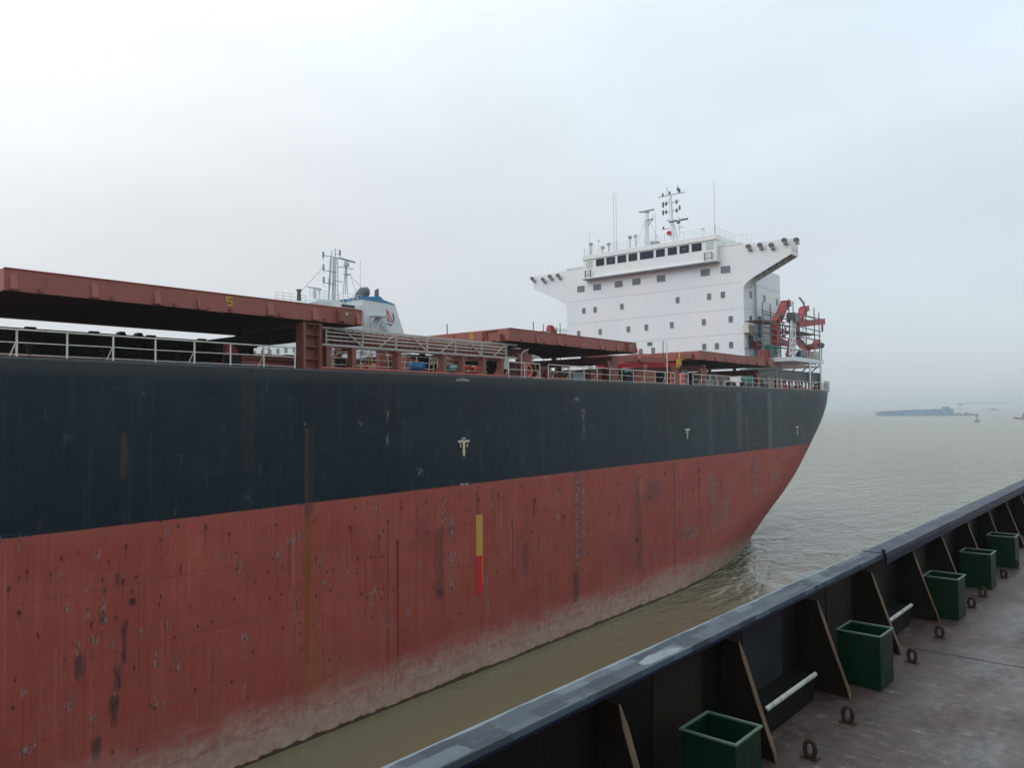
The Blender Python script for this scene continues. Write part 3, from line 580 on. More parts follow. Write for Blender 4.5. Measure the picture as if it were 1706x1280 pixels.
q.box(38.2, 38.54, 32.5, 32.9, 20.55, 21.05); q.box(38.25, 38.54, 33.2, 34.4, 20.5, 20.66); q.build('chain_gear', 'post_brown', c6)
P7 = lambda px: atY(px, 596, 32).x
c7 = cover(66.3, 84.9, brackets=[(P7(1193), .35), (P7(1210.5), .35), (P7(1247), .4), (P7(1262), .4)], big=P7(1229), boxx=P7(1279))
q = MB(); q.box(65.95, 66.28, 32.6, 33.6, 20.75, 21.2); q.build('chain_gear', 'post_brown', c7)
for a_, b_ in ((9.75, 26.35), (38.56, 54.85), (66.3, 84.9)):
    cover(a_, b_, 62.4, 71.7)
# coamings
for i, (a_, b_) in enumerate(((4.0, 25.8), (38.6, 54.9), (66.4, 84.6))):
    mb = MB(); y0, y1, zt_ = 41.4, 62.3, 20.22
    mb.box(a_, b_, y0, y0 + .12, DK - .02, zt_); mb.box(a_, b_, y1 - .12, y1, DK - .02, zt_)
    mb.box(a_, a_ + .12, y0 + .12, y1 - .12, DK - .02, zt_); mb.box(b_ - .12, b_, y0 + .12, y1 - .12, DK - .02, zt_)
    mb.box(a_ - .1, b_ + .1, y0 - .22, y0 - .001, zt_ - .28, zt_ - .05)
    x = a_ + .8
    while x < b_: mb.prism([(y0 - .001, DK - .02), (y0 - .75, DK - .02), (y0 - .15, zt_ - .3), (y0 - .001, zt_ - .3)], 'x', x - .02, x + .02); x += 1.6
    co = mb.build('coaming', 'dark_coaming', ship)
    for x in np.arange(a_ + 1, b_, 2.9): MB().box(x - .22, x + .22, y0 - .3, y0 - .02, zt_ - .02, zt_ + .05).build('rolling_gear', 'dark_coaming', co)
    for x in (a_ + 14.0, a_ + 14.9): MB().prism([(x - .2, zt_ - .02), (x + .2, zt_ - .02), (x + .12, zt_ + .14), (x - .12, zt_ + .14)], 'y', y0 - .2, y0 + .2).build('roller', 'dark_coaming', co)
    # cargo side shell inside the trunk (dark hold opening stiffeners)
# transverse ramp beams carrying the open covers
for xr in (22.9, 41.0, 52.2, 68.6, 82.3):
    mb = MB(); mb.box(xr, xr + .45, 32.7, 41.35, 19.62, 20.15); mb.box(xr - .12, xr + .57, 32.7, 41.35, 20.151, 20.24)
    mb.prism([(40.2, 19.62), (41.35, 19.62), (41.35, 18.6)], 'x', xr + .15, xr + .3)
    for yy in (35.6, 38.6): mb.box(xr + .08, xr + .37, yy - .14, yy + .14, 20.241, 20.58)
    if xr not in (22.9, 11.2):
        mb.prism([(xr - .55, 19.9), (xr + .95, 19.9), (xr + .95, 19.55), (xr + .45, 18.9), (xr + .4, DK - .02), (xr + .0, DK - .02), (xr - .05, 18.9), (xr - .55, 19.55)], 'y', 32.75, 33.1)
    mb.build('ramp_beam', 'dark_coaming' if xr < 40 else 'post_brown', ship)
# tall box post by cover 5
mb = MB(); xa, xb = 22.72, 23.78
mb.box(xa, xb, 32.45, 32.7, DK - .02, 20.5); mb.box(xa, xa + .14, 32.05, 32.449, DK - .02, 20.5); mb.box(xb - .10, xb, 32.05, 32.449, DK - .02, 20.5)
for z in (DK, 18.68, 19.30, 19.90, 20.42): mb.box(xa + .141, xb - .101, 32.14 if DK < z < 20.4 else 32.05, 32.449, z, z + (.045 if z != DK else .06))
mb.tube([(xa, 32.03, DK), (xa, 32.03, 20.5), (xb, 32.03, 20.5), (xb, 32.03, DK)], .035, 6); mb.build('ramp_post', 'post_brown', ship, bevel=.008)
# small box and fittings along near rail
mb = MB(); x0 = X(392); mb.box(x0, x0 + .62, 32.6, 33.1, DK, DK + .62); mb.box(x0 + .1, x0 + .5, 32.55, 32.599, DK + .1, DK + .5); mb.build('sounding_box', 'dark_coaming', ship)
for x in np.arange(-4, 21, 3.1):
    mb = MB(); mb.tube([(x, 35 + .3 * math.sin(x), DK), (x, 35 + .3 * math.sin(x), DK + .7)], .09, 8); mb.lathe([(.16, 0), (.2, .1), (.05, .22)], (x, 35 + .3 * math.sin(x), DK + .7), 10)
    mb.build('deck_vent', 'dark_coaming', ship)
for y, z, r in ((37, 18.5, .12), (37.5, 18.45, .09), (38.1, 18.6, .15)): MB().tube([(-10, y, z), (90, y, z)], r, 8).build('deck_pipe', 'deck_red', ship)
for x, r_ in ((28, .11), (57, .10)):
    pass
mb = MB(); mb.tube([(23.9, 32.25, 18.27), (30, 32.25, 18.27), (38.8, 32.25, 18.25)], .085, 8)
for x in np.arange(24.4, 38.8, 1.9): mb.box(x - .05, x + .05, 32.2, 32.3, DK, 18.2)
mb.build('fire_main_pipe', 'cover_red', ship)
# side mooring drum line behind cover 5 (grey roller and pale pipe)
mb = MB(); mb.tube([(20.2, 34.5, 18.75), (24.5, 34.5, 18.75)], .16, 10); mb.tube([(19.6, 33.6, 18.45), (24.5, 33.6, 18.4)], .13, 10); mb.build('hose_pipe', 'post_brown', ship)
mb = MB(); mb.prism([(20.1, DK), (21.5, DK), (20.6, 19.5), (20.2, 19.5)], 'y', 34.9, 35.1); mb.build('winch_frame', 'crane_red', ship)

# stowed gangway in aluminium
gw = thing('gangway', 'long grey metal gangway stowed on edge along the deck rail beside hatch cover five', 'gangway', (24.0, 32.4, 19.45))
L = 15.9
def truss(y, zo=0, only=False):
    mb = MB(); mb.box(0, L, y, y + .09, 0, .10); mb.box(0, L, y, y + .09, .90, .98)
    for z in (.28, .48, .68): mb.box(.3, L - 1.0, y + .03, y + .06, z, z + .07)
    x = .35; k = 0
    while x < L - .2:
        mb.box(x - .035, x + .035, y - .01, y + .10, .10, .90)
        if x + 2.4 < L: mb.bar((x + (1.1 if k % 2 == 0 else 2.3), y - .02, .90 if 1 else 0), (x + (2.3 if k % 2 == 0 else 1.1), y - .02, .10), .05, .06)
        x += 2.4; k += 1
    return mb
truss(0).build('side_frame', 'alloy', gw); truss(.75).build('side_frame', 'alloy', gw)
mb = MB(); x = .5
while x < L - .8: mb.box(x, x + .22, .16, .70, .12, .16); mb.box(x, x + .05, .10, .74, .16, .86); x += .42
mb.build('tread', 'post_brown', gw)
mb = MB(); mb.box(-.35, 0, .0, .84, .84, 1.0); mb.box(L, L + .5, .1, .5, .70, .8); mb.build('end_platform', 'alloy', gw)
# posts carrying it
for x in (24.45, 26.1, 29.3, 32.9, 34.6, 36.5, 38.3):
    mb = MB(); mb.box(x - .13, x + .13, 32.35, 32.75, DK - .02, 19.42); mb.box(x - .18, x + .18, 32.3, 33.2, 19.30, 19.43); mb.prism([(32.75, DK), (33.3, DK), (32.75, 18.9)], 'x', x - .02, x + .02)
    mb.build('gangway_post', 'post_brown', ship)
# cross-deck fittings between hatches 5 and 6
for x, y, h_, r_ in ((25.6, 35.5, 1.6, .25), (28.7, 37, 1.9, .3), (31.2, 36, 1.3, .35), (34.0, 38, 2.0, .3), (36.4, 35.5, 1.5, .2)):
    mb = MB(); mb.lathe([(r_ * .6, 0), (r_ * .6, h_ * .7), (r_, h_ * .72), (r_, h_ * .95), (r_ * .4, h_)], (x, y, DK), 12)
    mb.build('mushroom_vent', 'post_brown', ship)
for cx, y in ((27.0, 33.4), (28.2, 33.4), (46, 33.6), (47.5, 33.6)):
    mb = MB(); mb.tube([(cx, y, DK), (cx, y, 19.25), (cx + .5, y + .9, 19.25), (cx + .5, y + .9, DK)], .035, 6); mb.tube([(cx, y, 18.7), (cx + .5, y + .9, 18.7)], .03, 6); mb.build('yellow_handrail', 'yellow', ship)
mb = MB()
for z in (18.55, 18.9, 19.25): mb.tube([(24.4, 33.0, z), (30.5, 33.2, z), (37.5, 33.0, z)], .022, 5)
for x in (25.2, 27.1, 29.1, 31.3, 33.4, 35.4, 37.4): mb.tube([(x, 33.05, DK), (x, 33.05, 19.25)], .028, 5)
mb.build('inner_rail', 'white_rail', ship)
mb = MB()
for x, y, zt__ in ((33.4, 33.3, 19.2), (33.95, 33.3, 19.2)): mb.box(x - .08, x + .08, y, y + .1, DK, zt__)
mb.box(32.8, 34.6, 33.3, 33.4, 18.98, 19.05); mb.box(32.8, 34.6, 33.3, 33.4, 19.2, 19.26); mb.build('hose_rack', 'white_rail', ship)
def winch(x, y, mat, s=1):
    mb = MB(); mb.lathe([(.42 * s, 0), (.42 * s, .06), (.24 * s, .07), (.24 * s, .8 * s), (.42 * s, .81 * s), (.42 * s, .87 * s)], (x, y, DK + .55), 14, axis='x'); mb.box(x - .15, x + 1.0 * s, y - .35, y + .35, DK, DK + .22)
    mb.box(x - .25, x - .05, y - .3, y + .3, DK + .22, DK + .9); mb.box(x + .92 * s, x + 1.35 * s, y - .3, y + .3, DK + .22, DK + .85); return mb.build('mooring_winch', mat, ship)
winch(35.2, 34.6, 'teal'); winch(36.8, 34.2, 'orange', .8); winch(31.0, 37.5, 'deck_red'); winch(43.2, 35, 'deck_red'); winch(60, 35, 'deck_red', 1.3); winch(56.5, 36, 'teal', 1.2)
q = MB(); q.lathe([(.02, 0), (.27, .02), (.28, .3), (.29, .32), (.28, .34), (.28, .62), (.29, .64), (.28, .66), (.27, .92), (.02, .94)], (0, 0, 0), 18, axis='x')
dr_ = q.build('drum', 'blue'); dr_.location = (30.9, 33.1, DK + .58); tag(dr_, 'bright blue drum lying on its side under the gangway', 'drum')
q = MB(); q.box(30.95, 31.05, 32.85, 33.35, DK - .01, DK + .31); q.box(31.65, 31.75, 32.85, 33.35, DK - .01, DK + .31); q.box(30.95, 31.75, 33.0, 33.2, DK - .02, DK + .04); q.build('drum_cradle', 'post_brown', ship)
for x, y in ((26.8, 38), (29.8, 39.5), (33.2, 36.5), (35.8, 38.5)):
    mb = MB(); mb.box(x, x + 1.5, y, y + .8, DK, DK + random.uniform(.5, 1.0)); mb.box(x + .3, x + .9, y + .1, y + .6, DK, DK + 1.5); mb.build('deck_locker', random.choice(['deck_red', 'post_brown', 'dark_coaming']), ship)
# open accommodation-ladder station by cover 6: canopy, posts, lifebuoy, flood davit
mb = MB(); xs = X(882), X(918); mb.prism([(xs[0], 19.68), (xs[1], 19.68), (xs[1], 19.78), (xs[0] + (xs[1] - xs[0]) * .66, 19.92), (xs[0] + (xs[1] - xs[0]) * .33, 19.92), (xs[0], 19.78)], 'y', 33.0, 34.6); mb.build('canopy', 'canvas_white', ship)
mb = MB()
for px, dx in ((887, 0), (893, .35), (900, 0), (906, .45)):
    x = X(px); mb.tube([(x, 33.1, 19.68), (x + dx, 32.9, DK + .2)], .035, 6)
mb.box(X(896), X(912), 32.5, 33.2, DK + .001, DK + .22); mb.build('boarding_frame', 'yellow', ship)
mb = MB(); pts = []
for i in range(25): a = 2 * math.pi * i / 24; pts.append((.36 * math.cos(a), 0, .36 * math.sin(a)))
mb.tube(pts, .085, 8); lb = mb.build('lifebuoy', 'orange'); lb.location = (X(884), 32.3, DK + .6)
tag(lb, 'orange ring lifebuoy hung on the deck rail beside the yellow frame', 'lifebuoy')
q = MB()
for a in (0, 90, 180, 270):
    a = math.radians(a + 45); q.tube([(.36 * math.cos(a) - .03, -.01, .36 * math.sin(a)), (.36 * math.cos(a) + .03, .01, .36 * math.sin(a))], .09, 8)
q.build('reflective_band', 'mark_white', lb)
mb = MB(); x = X(875); mb.tube([(x, 32.4, DK), (x, 32.4, 19.75), (x + .1, 32.4, 19.95), (x + .75, 32.4, 20.2)], .05, 7); mb.build('lamp_davit', 'alloy', ship)
mb = MB(); mb.box(X(858), X(865), 33, 33.2, 18.8, 19.5); mb.build('control_cabinet', 'canvas_white', ship)
mb = MB(); x0 = X(926); mb.box(x0, x0 + 2.2, 32.02, 32.1, DK - .12, DK - .02); mb.box(x0, x0 + 2.2, 32.3, 33.1, DK, DK + .05); mb.build('pilot_door', 'grey_dark', ship)
mb = MB(); x0 = X(932); mb.box(x0, x0 + 1.9, 34, 35.3, DK, DK + .75); mb.box(x0 + .2, x0 + 1.5, 34, 35.2, DK + .75, DK + 1.15); mb.lathe([(.3, 0), (.3, .5)], (x0 + .9, 33.7, DK + .6), 12, axis='y'); mb.build('deck_machine', 'post_brown', ship)
for px0, px1, top_, mat in ((1017, 1031, 19.3, 'post_brown'), (1073, 1091, 19.35, 'post_brown'), (1043, 1058, 19.0, 'dark_coaming'), (985, 1000, 19.0, 'deck_red'), (955, 975, 18.8, 'grey_steel')):
    a_ = X(px0, 640, 33.4); b_ = X(px1, 640, 33.4); mb = MB(); mb.box(a_, b_, 33.4, 34.2, DK - .01, top_); mb.box(a_ - .08, b_ + .08, 33.32, 34.28, top_, top_ + .07)
    mb.build('deck_post', mat, ship, bevel=.01)
mb = MB(); a_ = X(1134, 640, 33.3); b_ = X(1145.5, 640, 33.3); mb.lathe([((b_ - a_) / 2, 0), ((b_ - a_) / 2, 1.15), ((b_ - a_) / 2 - .06, 1.25)], ((a_ + b_) / 2, 34, DK), 14); q = mb.build('red_tank', 'orange', ship)
mb = MB(); a_ = X(1148, 640, 33.3); mb.lathe([(.42, 0), (.42, 1.1), (.30, 1.3), (.30, 1.6)], (a_ + .3, 33.9, DK), 14); mb.build('vent_post', 'grey_dark', ship)
# hose handling crane (jib toward the bow) with yellow block
mb = MB(); a_, b_ = atY(1127, 612, 33.6), atY(1033, 617, 40.0)
mb.bar((a_.x, 33.6, 20.1), (a_.x - 6.5, 38.2, 19.95), .35, .42); mb.build('crane_jib', 'crane_red', ship)
x = X(1129, 640, 33.2)
mb = MB(); mb.box(x - .28, x + .28, 33.2, 33.7, DK - .01, 20.0); mb.build('crane_post', 'post_brown', ship)
mb = MB(); mb.box(x - .22, x + .30, 32.9, 33.19, 20.0, 20.6); mb.tube([(x, 33, 20.6), (x, 33, 21.0), (x + .1, 33, 21.15)], .09, 6); mb.box(x - .3, x + .15, 33.0, 33.19, 19.8, 19.99); mb.build('crane_block', 'yellow', ship)
mb = MB(); mb.bar((x - 9, 37.2, 20.55), (x - 1, 33.8, 20.45), .5, .5); mb.box(x - 4.6, x - 4.0, 35.0, 35.8, 20.2, 20.9); mb.bar((x - 9, 37.2, 20.98), (x - 1, 33.8, 20.98), .06, .06); mb.lathe([(.3, 0), (.3, .6)], (x - 4, 34.6, 20.5), 12, axis='y'); mb.build('crane_boom', 'cover_red', ship)
x = X(1112, 640, 32.5); mb = MB(); mb.tube([(x, 32.5, DK), (x, 32.5, 21.9)], .05, 6); mb.build('light_pole', 'white_rail', ship)
for px, top_ in ((1105, 22.1), (744, 22.3), (904, 22.7)):
    if px == 744: p = atX(744, 550, 38.4); mb = MB().tube([(38.45, p.y, 21.4), (38.45, p.y, 22.1)], .04, 5)
    elif px == 904: mb = MB().tube([(P6(904), 32.8, 21.4), (P6(904), 32.8, 22.2)], .035, 5)
    else: mb = MB().tube([(X(px, 600, 33), 33, 20.6), (X(px, 600, 33), 33, top_)], .04, 5)
    mb.build('flag_staff', 'grey_dark', ship)
for x, y in ((56.5, 40), (58.2, 38.6), (61.5, 41), (63.5, 39), (59.8, 43)):
    mb = MB(); h_ = random.uniform(.8, 1.7); mb.box(x, x + 1.6, y, y + .9, DK, DK + h_); mb.lathe([(.25, 0), (.25, h_ * .9), (.4, h_), (.1, h_ + .3)], (x + 2.0, y, DK), 10); mb.build('deck_locker', random.choice(['deck_red', 'post_brown', 'dark_coaming', 'teal']), ship)
# valves, stands, ladders and small pipes over the cross decks
rc = random.Random(3)
MB().tube([(44, 33.9, DK + .25), (60, 33.9, DK + .25)], .09, 8).build('hose_pipe', 'orange', ship)
for i in range(64):
    x = rc.choice([rc.uniform(24.5, 38.2), rc.uniform(40, 66), rc.uniform(55, 66)]); y = rc.uniform(33.6, 40.5); k = i % 5; q = MB()
    cm = rc.choice(['deck_red', 'post_brown', 'post_brown', 'dark_coaming', 'yellow', 'teal', 'white_rail', 'alloy', 'orange', 'grey_steel'])
    if k == 0: q.tube([(x, y, DK), (x, y, DK + 1.1)], .09, 8); q.lathe([(.2, 0), (.22, .04), (.2, .08)], (x, y, DK + 1.1), 12); q.build('valve', cm, ship)
    elif k == 1:
        for dx in (0, .4): q.tube([(x + dx, y, DK), (x + dx + .3, y, DK + 1.9)], .03, 5)
        for r_ in range(6): q.tube([(x + .05 * r_, y, DK + .3 * r_ + .2), (x + .4 + .05 * r_, y, DK + .3 * r_ + .2)], .02, 4)
        q.build('ladder', cm, ship)
    elif k == 2: q.tube([(x, y, DK), (x, y, DK + .9), (x + .5, y, DK + 1.15), (x + 1.2, y, DK + 1.15), (x + 1.2, y, DK)], .08, 8); q.build('air_pipe', cm, ship)
    elif k == 3: q.lathe([(.26, 0), (.2, .1), (.2, .65), (.3, .7), (.3, .78)], (x, y, DK), 12); q.lathe([(.26, 0), (.2, .1), (.2, .65), (.3, .7), (.3, .78)], (x + .8, y, DK), 12); q.box(x - .3, x + 1.1, y - .3, y + .3, DK, DK + .05); q.build('bollard', cm, ship)
    else: cm = 'post_brown' if cm in ('yellow', 'orange') else cm; h_ = rc.uniform(.9, 1.8); q.box(x, x + .5, y, y + .35, DK, DK + h_); q.box(x - .05, x + .55, y - .04, y + .39, DK + h_, DK + h_ + .05); q.box(x + .08, x + .42, y - .03, y - .001, DK + h_ * .5, DK + h_ * .9); q.build('junction_box', cm, ship)
# white deck house low fittings aft of cover 7 start
for i, px in enumerate((1166, 1175, 1184, 1193, 1203)):
    x = X(px, 640, 36); mb = MB(); mb.box(x, x + .9, 36, 37, DK, DK + 1.0); mb.box(x + .1, x + 1.7, 35.8, 36.9, DK + 1.0, DK + 1.6); mb.build('winch_housing', 'white_rail', ship)
for px in (1222, 1245, 1262, 1275):
    x = X(px, 640, 35.5); winch(x, 36, 'grey_dark', .9)
mb = MB(); a_ = X(1254, 620, 36.5); mb.box(a_, a_ + 3.0, 36.5, 38, DK, 20.6); mb.box(a_ - .2, a_ + 3.2, 36.3, 38, 20.6, 20.75); mb.build('store_house', 'teal', ship)

# ---------------- superstructure
XF = 92.1
sup = MB()
half = [(38.35, DK - .02), (38.35, 31.1), (38.05, 31.55), (37.6, 31.9), (37.0, 32.25), (32.3, 34.5), (32.3, 36.36), (38.5, 36.56)]
poly = half + [(38.5, 36.74), (65.2, 36.74), (65.2, 36.56), (71.4, 36.40), (71.4, 34.5), (66.7, 32.25), (66.1, 31.9), (65.65, 31.55), (65.35, 31.1), (65.35, DK - .02)]
sup.prism(poly, 'x', XF, XF + .1); sup.prism(poly, 'x', XF + 2.25, XF + 2.35)
up_ = lambda P, a: [(y + (a if 32.2 < y < 38.3 else (-a if 65.4 < y < 71.6 else 0)) * 0, z + (.55 if 31.2 < z < 34.6 and (y < 38.3 or y > 65.4) else 0)) for y, z in P]
sup.prism(up_(poly, 0), 'x', XF + .101, XF + 2.249)
sup.box(XF + .101, XF + 2.249, 32.3, 32.4, 34.45, 35.1); sup.box(XF + .101, XF + 2.249, 71.3, 71.4, 34.45, 35.1)
sup.box(XF + 2.35, 97.0, 38.35, 65.35, DK - .02, 36.55)
sup.box(97.0, 104.6, 38.35, 65.35, DK - .02, 34.2)
house = sup.build('superstructure', 'house_white', ship)
mb = MB()
for z in (31.79, 28.52, 25.33, 22.1):
    mb.box(XF - .012, XF - .001, 38.5, 65.2, z, z + .045); mb.box(92.2, 104.5, 38.338, 38.349, z, z + .045)
mb.build('weld_seam', 'seam_grey', house)
# ribs in the wing soffit
for sgn, ya, yb in ((1, 32.4, 37.2), (-1, 71.3, 66.5)):
    mb = MB()
    for i in range(7):
        f = i / 6; y = ya + (yb - ya) * f; z = 34.5 - (2.25) * (abs(y - (32.3 if sgn > 0 else 71.4)) / 4.7)
        mb.box(XF + .12, XF + 2.23, y - .04, y + .04, z + .12, z + .62)
    mb.bar((XF + 1.2, ya, 34.9), (XF + 1.2, yb, 32.7), .08, .4)
    mb.build('wing_rib', 'grey_steel', house)
# parapet caps
mb = MB(); mb.box(XF - .06, XF + .2, 38.4, 41.5, 36.62, 36.86); mb.box(XF - .06, XF + .2, 61.7, 65.3, 36.62, 36.86); mb.build('parapet_cap', 'white_paint', house)
# bridge front
mb = MB(); mb.box(91.2, 97.5, 41.45, 61.65, 34.75, 37.5); mb.box(91.05, 97.7, 41.35, 61.75, 37.501, 38.1)
mb.box(91.0, 91.199, 41.4, 61.7, 34.72, 34.86); bridge = mb.build('bridge', 'house_white', ship)
mb = MB(); mb.box(91.1, 92.09, 41.4, 61.7, 34.58, 34.74); mb.build('ledge', 'grey_steel', bridge)
for a_, b_ in ((41.9, 42.9), (60.3, 61.2)):
    q = MB()
    for y in (a_, b_): q.box(90.85, 91.0, y - .04, y + .04, 34.9, 35.9)
    for z in (35.1, 35.8): q.box(90.85, 90.9, a_, b_, z, z + .07)
    q.build('step_bracket', 'grey_dark', bridge)
def win(yc, zc, w_, h_, xf, parent, glassm='glass_port', side=False):
    q = MB(); a = w_ / 2; b_ = h_ / 2; ch = min(a, b_) * (.3 if w_ < .7 else .12)
    def oct_(a, b_, ch): return [(-a + ch, -b_), (a - ch, -b_), (a, -b_ + ch), (a, b_ - ch), (a - ch, b_), (-a + ch, b_), (-a, b_ - ch), (-a, -b_ + ch)]
    if not side:
        q.prism([(yc + p, zc + r) for p, r in oct_(a + .05, b_ + .05, ch)], 'x', xf - .03, xf - .001, 0); q.prism([(yc + p, zc + r) for p, r in oct_(a, b_, ch)], 'x', xf - .045, xf - .031, 1)
    else:
        q.prism([(yc + p, zc + r) for p, r in oct_(a + .05, b_ + .05, ch)], 'y', xf - .03, xf - .001, 0); q.prism([(yc + p, zc + r) for p, r in oct_(a, b_, ch)], 'y', xf - .045, xf - .031, 1)
    return q.build('window', ['white_paint', glassm], parent)
Z1 = lambda x, y: (860 + x / 3.412, 280 + y / 3.412)
for zx, zy in ((368, 688), (461, 677), (583, 660), (684, 646), (824, 628), (1075, 594), (1190, 577)):
    p = atX(*Z1(zx, zy), XF); win(p.y, p.z, 1.28, .88, XF, house, 'glass_port')
for zx, zy in ((385, 812), (449, 805), (601, 788), (918, 751), (1097, 731), (1175, 721), (356, 942), (478, 932), (638, 917), (740, 907), (885, 893), (1067, 876), (1220, 860), (709, 1045), (779, 1038), (1069, 1017), (1141, 1013), (1222, 1006)):
    p = atX(*Z1(zx, zy), XF); win(p.y, p.z, .56, .82, XF, house, 'glass_port')
p = atX(*Z1(760, 1001), XF); win(p.y, p.z, .75, .5, XF, house, 'teal')
for zx, zy in ((1332, 720), (1410, 742), (1482, 763), (1332, 860), (1340, 1005)):
    p = atY(*Z1(zx, zy), 38.35); win(p.x, p.z, .8, .9, 38.35, house, 'glass_port', True)
Z2 = lambda x: 960 + x / 6.093
for x0, x1, gm in ((100, 168, 'glass_clear'), (197, 288, 'glass'), (302, 398, 'glass'), (415, 512, 'glass'), (527, 623, 'glass'), (643, 790, 'glass'), (806, 905, 'glass'), (926, 1028, 'glass'), (1046, 1151, 'glass'), (1170, 1280, 'glass'), (1315, 1400, 'glass_clear')):
    ya = atX(Z2(x0), 425, 91.2).y; yb = atX(Z2(x1), 425, 91.2).y
    win((ya + yb) / 2, 36.83, abs(ya - yb) - .12, 1.02, 91.2, bridge, gm)
for x0 in (350, 1098):
    yy = atX(Z2(x0), 425, 91.2).y; q = MB(); q.tube([(91.13, yy + .2 * math.cos(k * math.pi / 8), 36.8 + .2 * math.sin(k * math.pi / 8)) for k in range(17)], .018, 4); q.build('clear_view_screen', 'alloy', bridge)
# side face of the bridge: door, glass
q = MB(); q.box(93, 96, 41.40, 41.449, 36.2, 37.3, 0); q.build('side_window', 'glass_clear', bridge)
# roof rails
mb = MB(); ZR = 38.1
def railpath(mb, pts, z, h=1.05, pitch=1.4, r=.025):
    for a, b_ in zip(pts[:-1], pts[1:]):
        a, b_ = Vector(a), Vector(b_); L_ = (b_ - a).length; n_ = max(1, round(L_ / pitch))
        for i in range(n_ + 1):
            p = a + (b_ - a) * i / n_; mb.tube([(p.x, p.y, z), (p.x, p.y, z + h)], r, 5)
        for hh in (h, h * .66, h * .33): mb.tube([(a.x, a.y, z + hh), (b_.x, b_.y, z + hh)], r * .8, 5)
railpath(mb, [(97.4, 41.6), (91.2, 41.6), (91.2, 61.5), (97.4, 61.5)], ZR); mb.build('roof_rail', 'white_rail', bridge)
mb = MB(); railpath(mb, [(95.5, 38.6), (95.5, 41.3)], 36.56, 2.0, .6); mb.build('wing_ladder', 'white_rail', bridge)
# masts
def dome(x, y, z, r, st, mat='white_paint'):
    q = MB(); q.tube([(x, y, z), (x, y, z + st)], .07, 6); q.lathe([(.02, -r), (r * .75, -r * .7), (r, -.1), (r, .1), (r * .7, r * .7), (.02, r)], (x, y, z + st + r * .8), 12); return q.build('antenna_dome', mat, bridge)
def yz(zx, zy, Xp): p = atX(960 + zx / 6.093, 290 + zy / 6.093, Xp); return p
for zx, zy, r, X_ in ((228, 672, .17, 92), (602, 630, .30, 93), (1280, 556, .26, 92.5)):
    p = yz(zx, zy, X_); dome(X_, p.y, ZR, r, p.z - ZR - r * .8, 'white_paint' if r < .3 else 'seam_grey')
for zx, ztop in ((375, 190), (402, 200), (805, 395), (136, 590), (1398, 60)):
    p = yz(zx, ztop, 93.5); q = MB(); q.tube([(93.5, p.y, ZR), (93.5, p.y, ZR + 2)], .06, 6); q.tube([(93.5, p.y, ZR + 2), (93.5, p.y, p.z)], .03, 5); q.build('whip_antenna', 'alloy', bridge)
for zx, ztop in ((330, 700), (545, 630), (268, 735), (150, 700)):
    p = yz(zx, ztop, 92.5); q = MB(); q.tube([(92.5, p.y, ZR), (92.5, p.y, p.z)], .08, 6); q.box(92.3, 92.7, p.y - .2, p.y + .2, p.z - .35, p.z); q.build('roof_fitting', 'grey_steel', bridge)
# radar mast (left)
XM = 94.5
ym = yz(718, 560, XM).y; zt1 = yz(712, 400, XM).z
mast = MB(); mast.bar((XM, ym, ZR), (XM, ym, zt1), .42, .42)
radar = mast.build('radar_mast', 'white_paint', ship)
q = MB(); q.bar((XM, yz(640, 405, XM).y, zt1 + .35), (XM, yz(790, 380, XM).y, zt1 + .35), .14, .22); q.box(XM - .2, XM + .2, ym - .25, ym + .25, zt1, zt1 + .25); q.build('radar_scanner', 'grey_steel', radar)
q = MB(); ye = yz(780, 465, XM).y; q.box(XM - .3, XM + .3, ye, ym, zt1 - 1.0, zt1 - .9); q.bar((XM, ye, zt1 - .95), (XM, ym, zt1 - 1.9), .1); q.tube([(XM, ye, zt1 - 1), (XM, ye, zt1 - .3)], .06)
for i in range(11): q.box(XM - .35, XM - .28, ym - .25, ym + .25, ZR + .4 + i * .38, ZR + .44 + i * .38)
q.build('mast_platform', 'seam_grey', radar)
q = MB(); q.tube([(XM, ym, zt1 - .4), (XM, yz(600, 615, XM).y, ZR + .9)], .018, 4); q.tube([(XM, ym, zt1 - .4), (XM, yz(850, 600, XM).y, ZR + .9)], .018, 4); q.build('stay_wire', 'grey_dark', radar)
# main mast
ym = yz(975, 500, XM).y; zt2 = yz(965, 215, XM).z
mast = MB(); mast.tube([(XM, ym, ZR), (XM, ym + .2, zt2)], .36, 10, r2=.18); mast.tube([(XM + .9, ym - .5, ZR), (XM, ym, ZR + 4.5)], .09, 6)
mainm = mast.build('signal_mast', 'white_paint', ship)
yard = MB()
for zl, zr, zy_l, zy_r in ((830, 1105, 238, 180), (880, 1050, 308, 270), (880, 1055, 388, 360), (912, 975, 465, 470), (880, 960, 550, 560)):
    a_, b_ = yz(zl, zy_l, XM), yz(zr, zy_r, XM); yard.tube([(XM, a_.y, (a_.z + b_.z) / 2), (XM, b_.y, (a_.z + b_.z) / 2)], .07, 6)
yard.build('yard', 'seam_grey', mainm)
for zx, zy, h_ in ((878, 212, .5), (948, 190, .5), (1048, 165, .6), (1030, 150, .5), (882, 310, .8), (913, 300, .6), (1018, 280, .6), (950, 262, .6), (882, 392, .7), (913, 385, .6), (1050, 338, .6), (1020, 368, .6), (885, 548, .4)):
    p = yz(zx, zy, XM); MB().lathe([(.09, -h_ / 2), (.14, -h_ * .3), (.14, h_ * .3), (.07, h_ / 2)], (XM, p.y, p.z), 8).build('navigation_light', 'lamp_dark', mainm)
p = yz(922, 130, XM); q = MB().tube([(XM, p.y, zt2), (XM, p.y, zt2 + 1.3)], .05, 5); q.build('mast_spike', 'seam_grey', mainm); q = MB(); p = yz(1033, 130, XM); q.tube([(XM, p.y, zt2 + .1), (XM, p.y, zt2 + 1.2)], .05, 5); q.build('mast_spike', 'seam_grey', mainm)
